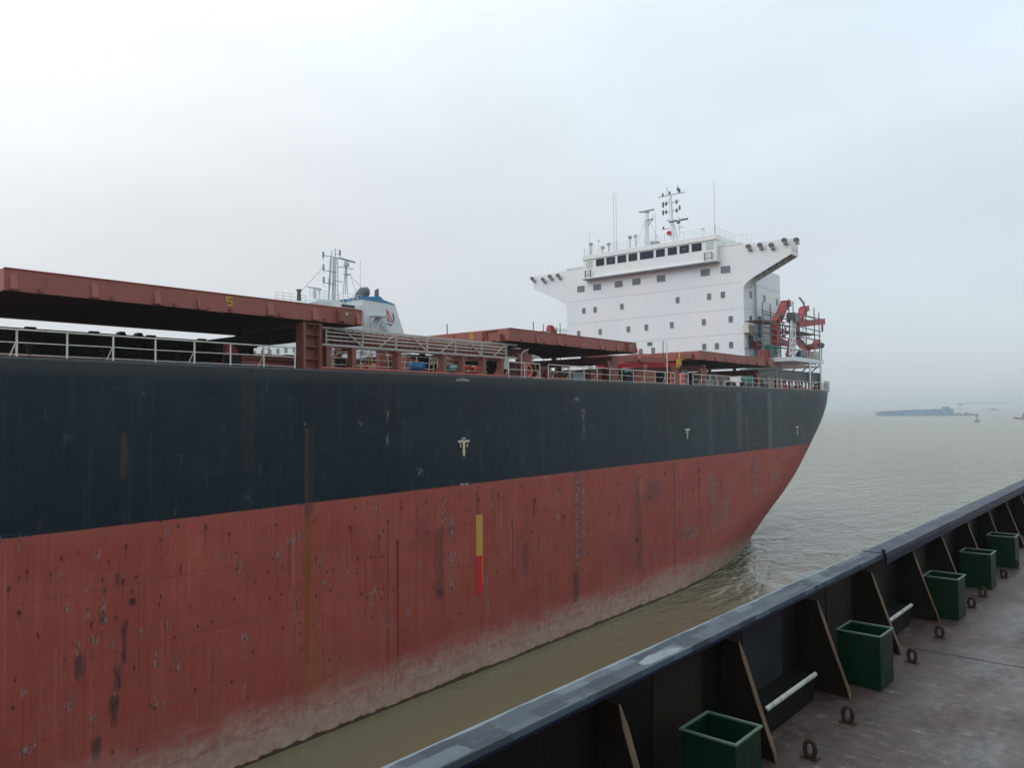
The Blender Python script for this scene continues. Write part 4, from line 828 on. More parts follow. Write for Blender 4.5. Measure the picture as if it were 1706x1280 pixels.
p = yz(942, 600, XM - .5); q = MB(); q.lathe([(.02, -.35), (.3, -.2), (.36, 0), (.3, .2), (.02, .35)], (XM - .5, p.y, p.z), 12); q.tube([(XM - .5, p.y, p.z), (XM, ym, p.z)], .04, 5); q.build('signal_ball', 'crane_red', mainm)
a_, b_ = yz(940, 492, XM - .6), yz(1135, 455, XM - .6); q = MB(); q.bar((XM - .6, a_.y, (a_.z + b_.z) / 2 + .05), (XM - .6, b_.y, (a_.z + b_.z) / 2 + .05), .14, .22); q.box(XM - .75, XM - .45, (a_.y + b_.y) / 2 - .2, (a_.y + b_.y) / 2 + .2, (a_.z + b_.z) / 2 - .35, (a_.z + b_.z) / 2 - .07)
q.build('radar_scanner', 'grey_dark', mainm)
q = MB(); yb2 = yz(1040, 600, XM - .6).y; q.bar((XM - .4, yb2, ZR), (XM - .6, yb2, ZR + 3.9), .2); q.box(XM - .8, XM - .2, yb2 - .6, yb2 + .1, ZR + 2.4, ZR + 2.5); q.build('radar_post', 'white_paint', mainm)
q = MB(); q.box(XM - .6, XM + .2, yz(805, 680, XM).y - .5, yz(805, 680, XM).y + .5, ZR + .3, ZR + 1.1); q.lathe([(.3, 0), (.36, .3)], (XM - .7, yz(790, 650, XM).y, ZR + .9), 10, axis='x'); q.build('searchlight', 'grey_steel', bridge)
# wing floodlights
for zx, zy in ((97, 624), (157, 628), (197, 612), (243, 606), (1325, 440), (1390, 432), (1455, 432), (1528, 404), (1597, 402)):
    p = atX(*Z1(zx, zy), XF - .35); q = MB(); c = Vector((XF - .4, p.y, p.z))
    dv = Vector((-.75, 0, -.65)).normalized(); q.tube([c, c + dv * .12, c + dv * .3], .20, 12, r2=.37)
    q.tube([c + dv * .3, c + dv * .33], .35, 12, mi=1); q.bar(c, (XF - .02, p.y, p.z - .35), .07); q.box(XF - .38, XF - .01, p.y - .22, p.y + .22, p.z - .62, p.z - .5)
    q.build('floodlight', ['lamp_dark', 'lamp_face'], house)
# side wall fittings of the house
for zx, zy in ((1338, 915), (1362, 917)):
    p = atY(*Z1(zx, zy), 37.6); q = MB(); q.box(p.x - .9, p.x + .5, 37.6, 38.34, p.z - .4, p.z + .5); q.box(p.x - 1.0, p.x + .6, 37.55, 38.34, p.z - .5, p.z - .41); q.lathe([(.3, 0), (.3, .03)], (p.x - .2, 37.58, p.z + .05), 14, axis='y'); q.build('cooling_unit', 'white_rail', house)
q = MB(); p = atY(*Z1(1361, 700), 38.0); q.tube([(p.x, 38.1, 22.3), (p.x, 38.1, 32.5)], .07, 6); q.tube([(p.x + .4, 38.1, 22.3), (p.x + .4, 38.1, 32.2)], .045, 6); q.build('pipe', 'grey_steel', house)
for zx, zy, mat in ((1337, 975, 'grey_dark'), (1312, 1000, 'seam_grey'), (1340, 1005, 'grey_dark'), (1368, 1010, 'crane_red'), (1388, 905, 'blue')):
    p = atY(*Z1(zx, zy), 38.1); q = MB(); hh = 1.4 if mat == 'blue' else .5; wx = .22 if mat == 'blue' else .4; q.box(p.x - wx, p.x + wx, 38.0, 38.34, p.z - hh, p.z + hh); q.build('wall_fitting', mat, house)
p = atY(*Z1(1388, 1005), 38.3); q = MB(); q.lathe([(.6, 0), (.6, .04)], (p.x, 38.28, p.z), 16, axis='y'); q.build('porthole', 'grey_dark', house)

# poop platform, ribbed box
pf = MB(); pf.box(95.0, 106, 33.3, 38.34, 21.85, 22.0); pf.box(95.0, 106, 33.2, 33.299, 21.8, 22.32); pf.box(94.9, 94.999, 33.2, 38.34, 21.8, 22.32)
for x in (98.5, 102, 105.5): pf.bar((x, 33.5, 21.8), (x + .1, 34.8, 20.7), .15)
pf.box(106, 116, 36.5, 50, 21.85, 22.0); pf.box(93, 95, 37.6, 38.34, 21.85, 22.0)
plat = pf.build('boat_deck', 'white_paint', ship)
mb = MB(); railpath(mb, [(95.05, 33.4), (95.05, 38.2)], 22.32, .95, 1.0); railpath(mb, [(98, 33.4), (106, 33.4)], 22.32, .95, 1.2); mb.build('platform_rail', 'white_rail', plat)
for x in (100.2, 104.4):
    MB().box(x - .12, x + .12, 33.05, 33.19, DK, 22.3).build('stanchion', 'white_paint', ship)
rb = MB(); rb.box(89.0, 105.0, 33.4, 35.0, 19.35, 20.5)
for z in (19.4, 19.7, 20.0, 20.3): rb.box(90.0, 104.9, 33.3, 33.399, z, z + .12)
for x in (89.0, 100.2, 104.4): rb.box(x - .14, x + .14, 33.2, 33.299, 19.3, 20.6)
rb.box(88.9, 105.1, 33.25, 35.1, 20.501, 20.56); rb.build('ribbed_box', 'rib_grey', ship)
for i, x in enumerate(np.arange(89.5, 106, 1.15)):
    q = MB(); q.bar((x, 33.6, DK), (x + random.uniform(-.1, .5), 33.7, 19.34), .22, .22); q.box(x - .3, x + .3, 33.4, 34.2, DK, DK + random.uniform(.2, .7)); q.build('box_leg', random.choice(['post_brown', 'dark_coaming', 'deck_red', 'crane_red']), ship)
x = 106.5; q = MB(); q.tube([(x, 34, DK), (x, 34, 20.2)], .3, 10); q.lathe([(.4, 0), (.45, .3), (.2, .6)], (x + .8, 34.6, DK + .6), 12); q.build('fairlead', 'post_brown', ship)
# davits and crane behind, red
YD = 36.2
def redpoly(name, pts, w_, mat='crane_red', Y=YD, d=None):
    q = MB(); P = [atY(a, b_, Y) for a, b_ in pts]
    for a, b_ in zip(P[:-1], P[1:]):
        dd = (b_ - a).normalized() * w_ * .3; q.bar(a - dd, b_ + dd, d or w_, w_)
    return q.build(name, mat, ship)
redpoly('davit', [(1291, 577), (1290, 538), (1297, 530), (1307, 507), (1312, 506)], .85); redpoly('davit_hook', [(1311, 508), (1311.5, 516)], .28)
redpoly('davit', [(1292, 562), (1300, 571), (1315, 573), (1330, 566)], .7); redpoly('davit', [(1325, 545), (1332, 533), (1338, 516), (1343, 514)], .75)
redpoly('davit_hook', [(1342, 516), (1343, 524)], .25); redpoly('davit', [(1325, 547), (1325, 541), (1369, 536)], .85); redpoly('davit_hook', [(1370, 538), (1370, 552)], .22)
redpoly('davit', [(1325, 545), (1322, 560), (1314, 592)], .6); redpoly('davit', [(1318, 568), (1332, 571), (1343, 581), (1347, 592)], .7, 'crane_red', 37)
redpoly('davit', [(1352, 578), (1358, 577), (1361, 571)], .8); redpoly('hose', [(1332, 496), (1339, 505), (1340, 513)], .2, 'grey_steel')
q = MB()
for a_, b_ in (((1319, 534), (1315, 592)), ((1325, 534), (1325, 592)), ((1316.5, 560), (1325, 575)), ((1325, 560), (1316, 577)), ((1318, 536), (1325, 555)), ((1321, 534), (1320, 592)), ((1316, 575), (1325, 592)), ((1325, 576), (1316, 592)), ((1318, 553), (1325, 537))):
    A = atY(*a_, 34.6); B = atY(*b_, 34.6); q.bar(A, B, .14, .14)
q.build('lattice_tower', 'white_paint', ship)
p = atY(1322, 529, 34.6); q = MB(); q.box(p.x - .6, p.x + .6, 34.3, 35.3, p.z - .6, p.z + .6); q.lathe([(.5, 0), (.5, .1)], (p.x, 34.2, p.z), 14, axis='y'); q.build('searchlight', 'lamp_dark', ship)
p = atY(1368.5, 576, 34.0); q = MB(); q.tube([(p.x, 34, 22.3), (p.x, 34, p.z - .4)], .06, 6); q.tube([(p.x, 34, p.z), (p.x - .3, 33.9, p.z)], .4, 12); q.build('searchlight', 'lamp_dark', ship)
mb = MB()
for i in range(26):
    a = atY(random.uniform(1294, 1320), random.uniform(536, 565), 37); L_ = random.uniform(.6, 2.2)
    mb.bar(a, a + Vector((random.uniform(-.4, .4) + L_, random.uniform(-.5, .5), random.uniform(-.8, .5))), random.uniform(.06, .16))
mb.build('boat_gear', 'post_brown', ship)
p = atY(1291, 586, 36); q = MB(); q.box(p.x - .9, p.x + .9, 36, 37, 22.0, p.z + .9); q.tube([(p.x, 35.9, 23), (p.x + .6, 35.9, 23.8)], .3, 8); q.build('davit_winch', 'teal', ship)
p = atY(1278, 587, 36.4); q = MB(); q.box(p.x - 1.1, p.x + .9, 36.4, 37, 22.0, 23.3); q.box(p.x - 1.0, p.x + .8, 36.35, 36.39, 22.3, 23.0); q.build('davit_winch', 'crane_red', ship)
p = atY(1336, 590, 35); q = MB(); q.lathe([(.05, -.9), (.7, -.6), (.9, 0), (.6, .6), (.1, .8)], (0, 0, 0), 12, axis='x'); tb = q.build('tarpaulin_bundle', 'far_hull'); tb.location = (p.x, 35, 22.8); tag(tb, 'dark blue tarpaulin bundle on the white platform under the red davits', 'bundle')
p = atY(1357, 588, 35); q = MB(); q.lathe([(.1, -.9), (.6, -.7), (.7, 0), (.6, .7), (.1, .9)], (p.x, 35, 22.9), 12); q.build('liferaft_canister', 'alloy', ship)
# scaffolding
sc = thing('scaffolding', 'grey tube scaffolding round the red davits at the stern', 'scaffolding', (104, 36, 22.0))
def scaf(sc, xs, zts, hzs, Ys, base, loc):
    for Yp in Ys:
        q = MB()
        for px, t_ in zip(xs, zts):
            a = atY(px, t_, Yp); q.tube([(a.x - loc[0], Yp - loc[1], base - loc[2]), (a.x - loc[0], Yp - loc[1], a.z - loc[2])], .07, 5)
        q.build('upright', 'scaffold', sc)
        q = MB()
        for (xa, xb, yy) in hzs:
            a = atY(xa, yy, Yp); b_ = atY(xb, yy, Yp); z = a.z; q.tube([(a.x - loc[0], Yp - loc[1], z - loc[2]), (b_.x - loc[0], Yp - loc[1], z - loc[2] + random.uniform(-.12, .12))], .065, 5)
        q.build('ledger', 'scaffold', sc)
scaf(sc, (1270, 1283, 1299, 1314, 1321, 1331, 1342, 1356, 1364), (503, 506, 512, 498, 502, 514, 512, 513, 520), ((1268, 1318, 517), (1270, 1330, 523), (1264, 1320, 533), (1262, 1298, 552), (1266, 1325, 565), (1325, 1367, 522), (1325, 1367, 529), (1325, 1367, 543), (1266, 1300, 543), (1262, 1330, 574), (1325, 1367, 560), (1325, 1367, 551), (1328, 1366, 572)), (35.0, 37.4), 22.0, (104, 36, 22.0))
q = MB(); a = atY(1272, 533, 35); b_ = atY(1300, 533, 35); q.box(a.x - 104, b_.x - 104, -1.0, 1.4, a.z - 22, a.z - 21.94); a = atY(1328, 552, 35); b_ = atY(1360, 552, 35); q.box(a.x - 104, b_.x - 104, -1.0, 1.4, a.z - 22, a.z - 21.94)
q.build('plank', 'rust_brown', sc)
q = MB()
for a_, b_ in (((1337, 572), (1356, 553)), ((1338, 548), (1338, 575))): A = atY(*a_, 35); B = atY(*b_, 35); q.tube([(A.x - 104, -1, A.z - 22), (B.x - 104, -1, B.z - 22)], .05, 5)
q.build('brace', 'scaffold', sc)
# port side davit and scaffold
sc2 = thing('scaffolding', 'small tube scaffolding behind the far end of the sixth hatch cover', 'scaffolding', (95, 69, DK))
def atYr(px, py): p = atY(px, py, 69); return (p.x - 95, 0, p.z - DK)
q = MB()
for px, t_ in ((905, 540), (927, 545), (933, 538), (945, 546)): a = atYr(px, t_); q.tube([(a[0], 0, 0), a], .07, 5)
q.build('upright', 'scaffold', sc2)
q = MB()
for xa, xb, yy in ((900, 947, 552), (925, 946, 549), (925, 946, 556)): q.tube([atYr(xa, yy), atYr(xb, yy + .5)], .05, 5)
q.build('ledger', 'scaffold', sc2)
q = MB(); P = [atY(a, b_, 69.5) for a, b_ in ((926, 575), (921, 550), (917, 545), (915, 545), (915, 553))]
for a, b_ in zip(P[:-1], P[1:]): q.bar(a, b_, .7, .55)
q.build('davit', 'crane_red', ship)

# ------------------------------------------------------------------ second ship alongside beyond
fs = thing('cargo_ship', 'second white ship with blue topped funnel and sail emblem, moored beyond the red carrier', 'ship', (90, 112, 0))
def F_(px, py, Y=110): p = atY(px, py, Y); return (p.x - 90, p.z)
q = MB(); q.prism([(-90, 0), (18, 0), (22, 16), (-90, 16)], 'y', -7, 25); q.build('hull', 'far_hull', fs)
Yo = -2   # funnel side plane at world Y=110
A = F_(604, 499); B = F_(658, 506); C_ = F_(681, 575); D_ = F_(604, 585)
q = MB(); q.prism([(A[0], A[1] + .05), (B[0], A[1] - .15), (C_[0] + 1, 26), (C_[0] + 1, 15.9), (A[0] + 1.05, 15.9), (A[0] + 1.05, 26)], 'y', Yo, Yo + 8); fun = q.build('funnel', 'far_white', fs)
q = MB(); b1 = F_(606, 492); q.prism([(A[0] - .1, A[1] + .051), (B[0] + .1, A[1] - .149), (B[0] - 3, A[1] + .45), (A[0] + 4.2, A[1] + 1.0), (A[0] - .5, A[1] + .45)], 'y', Yo - .1, Yo + 8.1); q.build('funnel_band', 'band_blue', fun)
q = MB(); p = F_(628, 487); q.tube([(p[0] - .9, 2, A[1] + .4), (p[0] - .8, 2, A[1] + 1.4), (p[0] - .2, 2, A[1] + 2.1), (p[0] + .9, 2, A[1] + 2.3)], .95, 12); q.tube([(p[0] + 2.3, 1, A[1] + .5), (p[0] + 2.3, 1, A[1] + 2.6), (p[0] + 2.8, 1, A[1] + 2.8)], .28, 8); q.tube([(p[0] + 1.9, 0, A[1] + .5), (p[0] + 1.9, 0, A[1] + 2.4)], .2, 8); q.build('exhaust_pipe', 'grey_dark', fun)
# sail emblem
def E_(zx, zy): p = atY(480 + zx / 7.108, 400 + zy / 7.108, 110); return (p.x - 90, p.z)
q = MB(); q.prism([E_(1162, 812), E_(1195, 860), E_(1222, 920), E_(1230, 975), E_(1172, 965), E_(1168, 900)], 'y', Yo - .06, Yo - .01); q.build('sail_emblem', 'logo_red', fun)
q = MB()
for k in range(4):
    a, b_ = E_(1170 + k * 3, 870 + k * 24), E_(1205 + k * 7, 885 + k * 24); q.bar((a[0], Yo - .08, a[1]), (b_[0], Yo - .08, b_[1]), .03, .09)
q.bar((E_(1196, 870)[0], Yo - .08, E_(1196, 870)[1]), (E_(1200, 970)[0], Yo - .08, E_(1200, 970)[1]), .03, .08); q.build('emblem_line', 'far_white', fun)
q = MB(); q.prism([E_(1225, 852), E_(1250, 890), E_(1258, 935), E_(1245, 982), E_(1232, 980), E_(1244, 930), E_(1238, 890)], 'y', Yo - .06, Yo - .01); q.build('sail_emblem', 'logo_dark', fun, 'dark crescent of the emblem')
q = MB(); q.prism([E_(1145, 985), E_(1195, 990), E_(1212, 1020), E_(1245, 990), E_(1215, 1000), E_(1185, 998)], 'y', Yo - .06, Yo - .01); q.build('bird_emblem', 'logo_dark', fun)
# deckhouse and monkey island
p0 = F_(497, 503); p1 = F_(604, 503)
q = MB(); q.prism([(p0[0] + .5, 15.9), (p1[0] + 1, 15.9), (p1[0] + 1, F_(590, 507)[1]), (F_(575, 504)[0], F_(575, 505)[1]), (F_(530, 501)[0], F_(530, 501)[1]), (p0[0] + .5, F_(497, 507)[1])], 'y', Yo + .3, 18); q.box(F_(556, 505)[0], F_(600, 505)[0], Yo - 1.5, Yo + .29, F_(556, 512)[1] - .4, F_(556, 506)[1] - .4); dh = q.build('deckhouse', 'far_white', fs)
q = MB(); q.box(F_(560, 512)[0], F_(582, 512)[0], Yo - 1.52, Yo - 1.501, F_(560, 510)[1] - .3, F_(560, 505)[1] - .3); q.build('window', 'glass', dh)
q = MB(); railpath(q, [(F_(465, 500)[0], Yo + 1), (F_(515, 500)[0], Yo + 1)], F_(500, 505)[1], 1.6, 1.6, .05); railpath(q, [(F_(520, 495)[0], Yo + .6), (F_(606, 495)[0], Yo + .6)], F_(560, 500)[1], 1.5, 1.0, .05); q.build('guard_rail', 'far_white', fs)
q = MB(); q.lathe([(.4, 0), (.3, 1.4), (.5, 1.9)], (F_(504, 498)[0], Yo + 1, F_(504, 500)[1]), 10); q.build('vent', 'grey_dark', fs)
for zz in (18, 20.8, 23.6, 26.4, 29.2):
    for k in range(6):
        MB().box(p0[0] + 2 + k * 2.3, p0[0] + 2.7 + k * 2.3, Yo + .25, Yo + .299, zz, zz + .9).build('window', 'glass_port', dh)
    for k in range(7):
        MB().box(p0[0] + .45, p0[0] + .499, Yo + 1.5 + k * 2.4, Yo + 2.3 + k * 2.4, zz, zz + .9).build('window', 'glass_port', dh)
# stairs on funnel side
q = MB(); a, b_ = F_(626, 532), F_(640, 552)
for k in range(7): f = k / 6; x = a[0] + (b_[0] - a[0]) * f; z = a[1] + (b_[1] - a[1]) * f; q.box(x, x + .5, Yo - 1.0, Yo - .1, z, z + .1)
q.bar((a[0], Yo - 1, a[1] + .6), (b_[0], Yo - 1, b_[1] + .6), .08); q.bar((F_(606, 545)[0], Yo - 1, F_(606, 545)[1]), (F_(618, 528)[0], Yo - 1, F_(618, 528)[1]), .5, .12); q.box(F_(616, 528)[0], F_(638, 528)[0], Yo - 1.5, Yo - .01, F_(625, 529)[1], F_(625, 527)[1])
q.bar((F_(610, 545)[0], Yo - 1.4, 24), (F_(610, 545)[0], Yo - 1.4, F_(610, 530)[1]), .3); q.bar((F_(630, 530)[0], Yo - 1.3, F_(630, 530)[1]), (F_(618, 548)[0], Yo - 1.3, F_(618, 548)[1]), .25); q.build('outside_stairs', 'seam_grey', fun)
# masts
Ym = 4
def G_(zx, zy): p = atY(480 + zx / 7.108, 400 + zy / 7.108, 116); return Vector((p.x - 90, Ym, p.z))
zb = G_(560, 690).z
q = MB()
for zx in (500, 512, 535, 550, 568, 588): a = G_(zx, 215); q.tube([(a.x, Ym + (zx % 3) * .4, zb - 1), a], .11 if zx not in (500, 588) else .08, 6)
for i in range(22): z = zb + i * .42; a = G_(532, 400).x; b_ = G_(590, 400).x; q.bar((a, Ym, z), (b_, Ym, z + (.42 if i % 2 else -.1)), .05)
mst = q.build('lattice_mast', 'seam_grey', fs)
q = MB()
for zx0, zx1, zy in ((418, 620, 200), (420, 560, 370), (420, 560, 515), (590, 770, 330), (560, 640, 490)): a, b_ = G_(zx0, zy + 10), G_(zx1, zy - 12); q.tube([(a.x, Ym, (a.z + b_.z) / 2), (b_.x, Ym, (a.z + b_.z) / 2)], .08, 5)
for zx, zy in ((415, 170), (418, 320), (422, 470), (612, 150), (490, 480)): a = G_(zx, zy); q.lathe([(.1, -.6), (.2, -.4), (.2, .4), (.08, .6)], a, 8); q.tube([a, a - Vector((0, 0, 1.2))], .05, 4)
for zx, zy in ((512, 130), (558, 95)): a = G_(zx, zy); q.tube([a, a - Vector((0, 0, 1.8))], .07, 5)
q.build('yard', 'grey_steel', mst)
q = MB(); a = G_(690, 280); q.lathe([(.5, -.5), (.55, 0), (.3, .5)], a, 10)
for zx0, zx1 in ((650, 680), (700, 693), (675, 688)): b_ = G_(zx0, 640); c2_ = G_(zx1, 300); q.tube([(b_.x, Ym, b_.z), (c2_.x, Ym, c2_.z)], .09, 5)
b_ = G_(665, 400); q.box(b_.x, G_(735, 400).x, Ym - .4, Ym + .4, b_.z - .06, b_.z + .06); rm = q.build('radar_mast', 'seam_grey', fs)
a, b_ = G_(605, 212), G_(790, 265); q = MB(); q.bar(a, b_, .25, .28); q.build('radar_scanner', 'grey_steel', rm)
a, b_ = G_(230, 555), G_(380, 545); q = MB(); q.bar((a.x, Ym, a.z), (b_.x, Ym, a.z), .2, .22); c2_ = G_(315, 555); q.bar((c2_.x, Ym, a.z), (c2_.x, Ym, zb - 1), .45, .45); q.lathe([(.35, 0), (.4, .3), (.2, .5)], (G_(370, 590).x, Ym, G_(370, 600).z), 8); q.tube([(G_(370, 590).x, Ym, zb - 1), (G_(370, 590).x, Ym, G_(370, 600).z)], .08, 5); q.build('radar_post', 'seam_grey', fs)
q = MB()
for (x0, y0), (x1, y1) in (((430, 310), (110, 650)), ((740, 420), (940, 640)), ((740, 430), (810, 620)), ((855, 230), (855, 640))): q.tube([G_(x0, y0), G_(x1, y1)], .035, 4)
q.build('stay_wire', 'grey_dark', fs)
q = MB(); a = G_(300, 690); q.box(a.x, G_(860, 690).x, Ym - 1, Ym + 4, zb - 1.6, zb - .6); q.build('mast_platform', 'far_white', fs)
for k in range(40):
    pass

# ------------------------------------------------------------------ distant river traffic
def far_at(px, dist):
    d = ray(px, 680); d = Vector((d.x, d.y, 0)).normalized(); return Vector((d.x * dist, d.y * dist, 0)), math.atan2(d.y, d.x) - math.pi / 2
# dredger-like long blue ship
dd = 1560; o, rz = far_at(1523, dd); k = dd / F / 1.06
t_ = thing('container_ship', 'hazy blue cargo ship loaded high, far off on the river', 'ship', o, rz + math.radians(4)); s = k
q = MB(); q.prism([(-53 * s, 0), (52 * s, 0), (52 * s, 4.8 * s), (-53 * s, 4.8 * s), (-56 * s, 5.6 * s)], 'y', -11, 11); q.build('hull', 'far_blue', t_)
q = MB(); x = -50 * s
while x < 44 * s:
    h_ = (7.0 + (x / s + 50) / 94 * 3.6) * s + random.uniform(-.5, .5); q.box(x, x + 11.4, -10, 10, 4.8 * s, h_); x += 12.3
q.build('cargo_stack', 'far_blue', t_)
q = MB(); q.box(38 * s, 48 * s, -9, 9, 4.8 * s, 12.6 * s); q.box(48 * s, 53 * s, -9, 9, 4.8 * s, 10.3 * s); q.box(39 * s, 47 * s, -10, 10, 12.6 * s, 13.2 * s); q.build('wheelhouse', 'far_blue', t_)
dd = 1500; o, rz = far_at(1567, dd); s = dd / F / 1.06
t_ = thing('river_barge', 'low grey barge in front of the hazy blue cargo ship', 'barge', o, rz)
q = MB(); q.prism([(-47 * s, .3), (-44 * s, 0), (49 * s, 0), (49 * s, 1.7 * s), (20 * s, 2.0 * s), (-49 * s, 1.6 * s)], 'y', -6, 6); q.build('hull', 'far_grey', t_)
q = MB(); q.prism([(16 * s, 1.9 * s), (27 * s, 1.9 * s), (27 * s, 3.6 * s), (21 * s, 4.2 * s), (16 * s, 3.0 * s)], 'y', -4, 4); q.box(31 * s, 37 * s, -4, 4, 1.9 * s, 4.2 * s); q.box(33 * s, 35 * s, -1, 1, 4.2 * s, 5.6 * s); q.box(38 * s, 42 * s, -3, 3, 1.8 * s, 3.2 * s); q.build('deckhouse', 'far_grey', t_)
dd = 905; o, rz = far_at(1627, dd); s = dd / F / 1.2
t_ = thing('channel_buoy', 'grey channel buoy with cage top on the open river', 'buoy', o, rz)
q = MB(); q.lathe([(3.2 * s, -.5), (4.2 * s, 0), (4.2 * s, 2.6 * s), (2.4 * s, 3.4 * s)], (0, 0, 0), 14); q.build('float', 'far_grey', t_)
q = MB()
for k in range(4): a = k * math.pi / 2 + .5; q.bar((1.9 * s * math.cos(a), 1.9 * s * math.sin(a), 3.2 * s), (.6 * s * math.cos(a), .6 * s * math.sin(a), 10 * s), .22)
q.box(-2.2 * s, 2.2 * s, -.2, .2, 6.6 * s, 7.4 * s); q.build('tower', 'far_grey', t_)
q = MB(); q.box(-2.0 * s, 2.0 * s, -.3, .3, 10 * s, 12.4 * s); q.lathe([(.3, 0), (.3, 1.3)], (0, 0, 12.4 * s), 8); q.build('top_mark', 'far_grey', t_)
dd = 1080; o, rz = far_at(1712, dd); s = dd / F / 1.2
t_ = thing('work_boat', 'low reddish work boat with blue wheelhouse at the right edge of the view', 'boat', o, rz)
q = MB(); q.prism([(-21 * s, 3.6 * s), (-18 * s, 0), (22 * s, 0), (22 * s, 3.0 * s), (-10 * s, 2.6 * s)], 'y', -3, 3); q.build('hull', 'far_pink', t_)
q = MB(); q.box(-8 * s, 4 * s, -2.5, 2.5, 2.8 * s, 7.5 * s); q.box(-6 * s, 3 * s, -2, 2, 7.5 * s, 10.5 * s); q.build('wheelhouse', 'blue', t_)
for px, dd, wd, hh, lbl in ((1600, 3300, 36, 13, 'faint harbour crane with a long horizontal boom lost in the haze'),):
    o, rz = far_at(px, dd); s = dd / F / 1.2; t_ = thing('harbour_crane', lbl, 'crane', o, rz)
    q = MB()
    for x in (-3.4, 3.4): q.bar((x * s, 0, 0), (x * .5 * s, 0, hh * s), .7 * s)
    q.box(-3 * s, 3 * s, -2, 2, 3 * s, 4 * s); q.box(-2 * s, 2 * s, -2, 2, 8 * s, 11 * s); q.build('tower', 'far_grey', t_)
    q = MB(); q.bar((-9 * s, 0, (hh - 1.5) * s), (70 * s, 0, (hh - 1.0) * s), 1.0 * s); q.bar((0, 0, (hh + 1.5) * s), (40 * s, 0, (hh - .8) * s), .3 * s); q.build('boom', 'far_grey', t_)
o, rz = far_at(1656, 3000); s = 3000 / F / 1.2; t_ = thing('distant_boat', 'tiny faint boat below the harbour crane boom', 'boat', o, rz)
q = MB(); q.prism([(-9 * s, 1.5 * s), (-8 * s, 0), (8 * s, 0), (9 * s, 1.5 * s)], 'y', -5, 5); q.build('hull', 'far_grey', t_)
q = MB(); q.box(-4 * s, 4 * s, -4, 4, 1.5 * s, 4 * s); q.box(-1.5 * s, 1.5 * s, -3, 3, 4 * s, 5.2 * s); q.build('wheelhouse', 'far_grey', t_)

# ------------------------------------------------------------------ foreground vessel (s along its side, n outboard)
AZ = math.radians(-1.94)
DZ = 16 - 3.6
own = thing('deck_vessel', 'dark working vessel in the foreground with rusty plank deck and black bulwark', 'vessel', (0, 0, DZ), AZ)
q = MB(); q.box(-12, 70, -9, 4.6 - .65, -13.5, -.012); q.build('hull', 'bulwark_dark', own)
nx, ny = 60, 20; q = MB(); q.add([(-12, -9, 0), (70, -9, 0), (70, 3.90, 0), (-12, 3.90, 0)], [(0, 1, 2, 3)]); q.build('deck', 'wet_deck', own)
q = MB(); q.box(-12, 70, 3.86, 3.94, 0, 1.26); q.build('bulwark_plate', 'bulwark_dark', own)
# weathered rusty doubling panels between stays
SP = [3.25, 5.45, 7.70, 9.97, 12.17, 14.44, 16.45, 18.7, 20.95, 23.2, 25.4, 27.7, 29.9, 32.1, 34.4, 36.6, 38.8]
for i, s0 in enumerate(SP[:-1]):
    if i > 0:
        q = MB(); a = s0 + random.uniform(.45, .9); q.box(a, a + random.uniform(.5, 1.1), 3.852, 3.859, .02, 1.24); q.build('doubling_plate', 'doubling' if i not in (2, 6, 10) else 'panel_grey', own)
# gunwale: two lengths meeting at a joint
q = MB(); q.box(-12, 12.85, 3.67, 3.975, 1.26, 1.318); q.box(-12, 12.85, 3.67, 3.69, 1.225, 1.259, 1); q.build('gunwale', ['gunwale_grey', 'lip_navy'], own, bevel=.006)
q = MB(); q.box(12.90, 70, 3.64, 3.975, 1.26, 1.318); q.box(12.90, 70, 3.632, 3.66, 1.14, 1.2595, 1); q.build('gunwale', ['gunwale_grey', 'lip_navy'], own, bevel=.006)
q = MB(); q.box(12.84, 12.91, 3.64, 3.985, 1.3185, 1.326); q.lathe([(.03, 0), (.035, .03), (.01, .045)], (12.9, 3.68, 1.332), 10); q.build('joint_strap', 'lip_navy', own)
# pale scuffed patches on the gunwale
q = MB()
q.add([(6.0, 3.70, 1.3200), (6.5, 3.685, 1.3200), (6.62, 3.72, 1.3200), (6.52, 3.80, 1.3200), (6.2, 3.84, 1.3200), (5.98, 3.80, 1.3200), (5.95, 3.74, 1.32)], [tuple(range(7))]); q.build('scuffed_patch', 'scuff', own)
# stays: triangular plates with a tapered face bar
for i, s0 in enumerate(SP):
    tl = random.uniform(-.012, .012)
    q = MB(); q.prism([(3.859, .0), (3.28, .0), (3.30, .10), (3.66, 1.14), (3.859, 1.14)], 'x', s0 - .006, s0 + .006); st = q.build('stay', 'stay_plate', own)
    q = MB(); e = .024
    def F2(n_, z, w_): return [(s0 - w_ + tl, n_, z), (s0 + w_ + tl, n_, z), (s0 + w_ + tl, n_ - .012, z - .004), (s0 - w_ + tl, n_ - .012, z - .004)]
    vs = F2(3.276, .0, .030) + F2(3.30, .11, .034) + F2(3.44, .50, .038) + F2(3.60, .97, .038) + F2(3.655, 1.14, .008)
    fsx = []
    for k in range(4):
        for j in range(4): a = k * 4 + j; b_ = k * 4 + (j + 1) % 4; fsx.append((a, b_, b_ + 4, a + 4))
    fsx += [(0, 3, 2, 1), (16, 17, 18, 19)]; q.add(vs, fsx); q.build('face_bar', 'stay_tan', st)
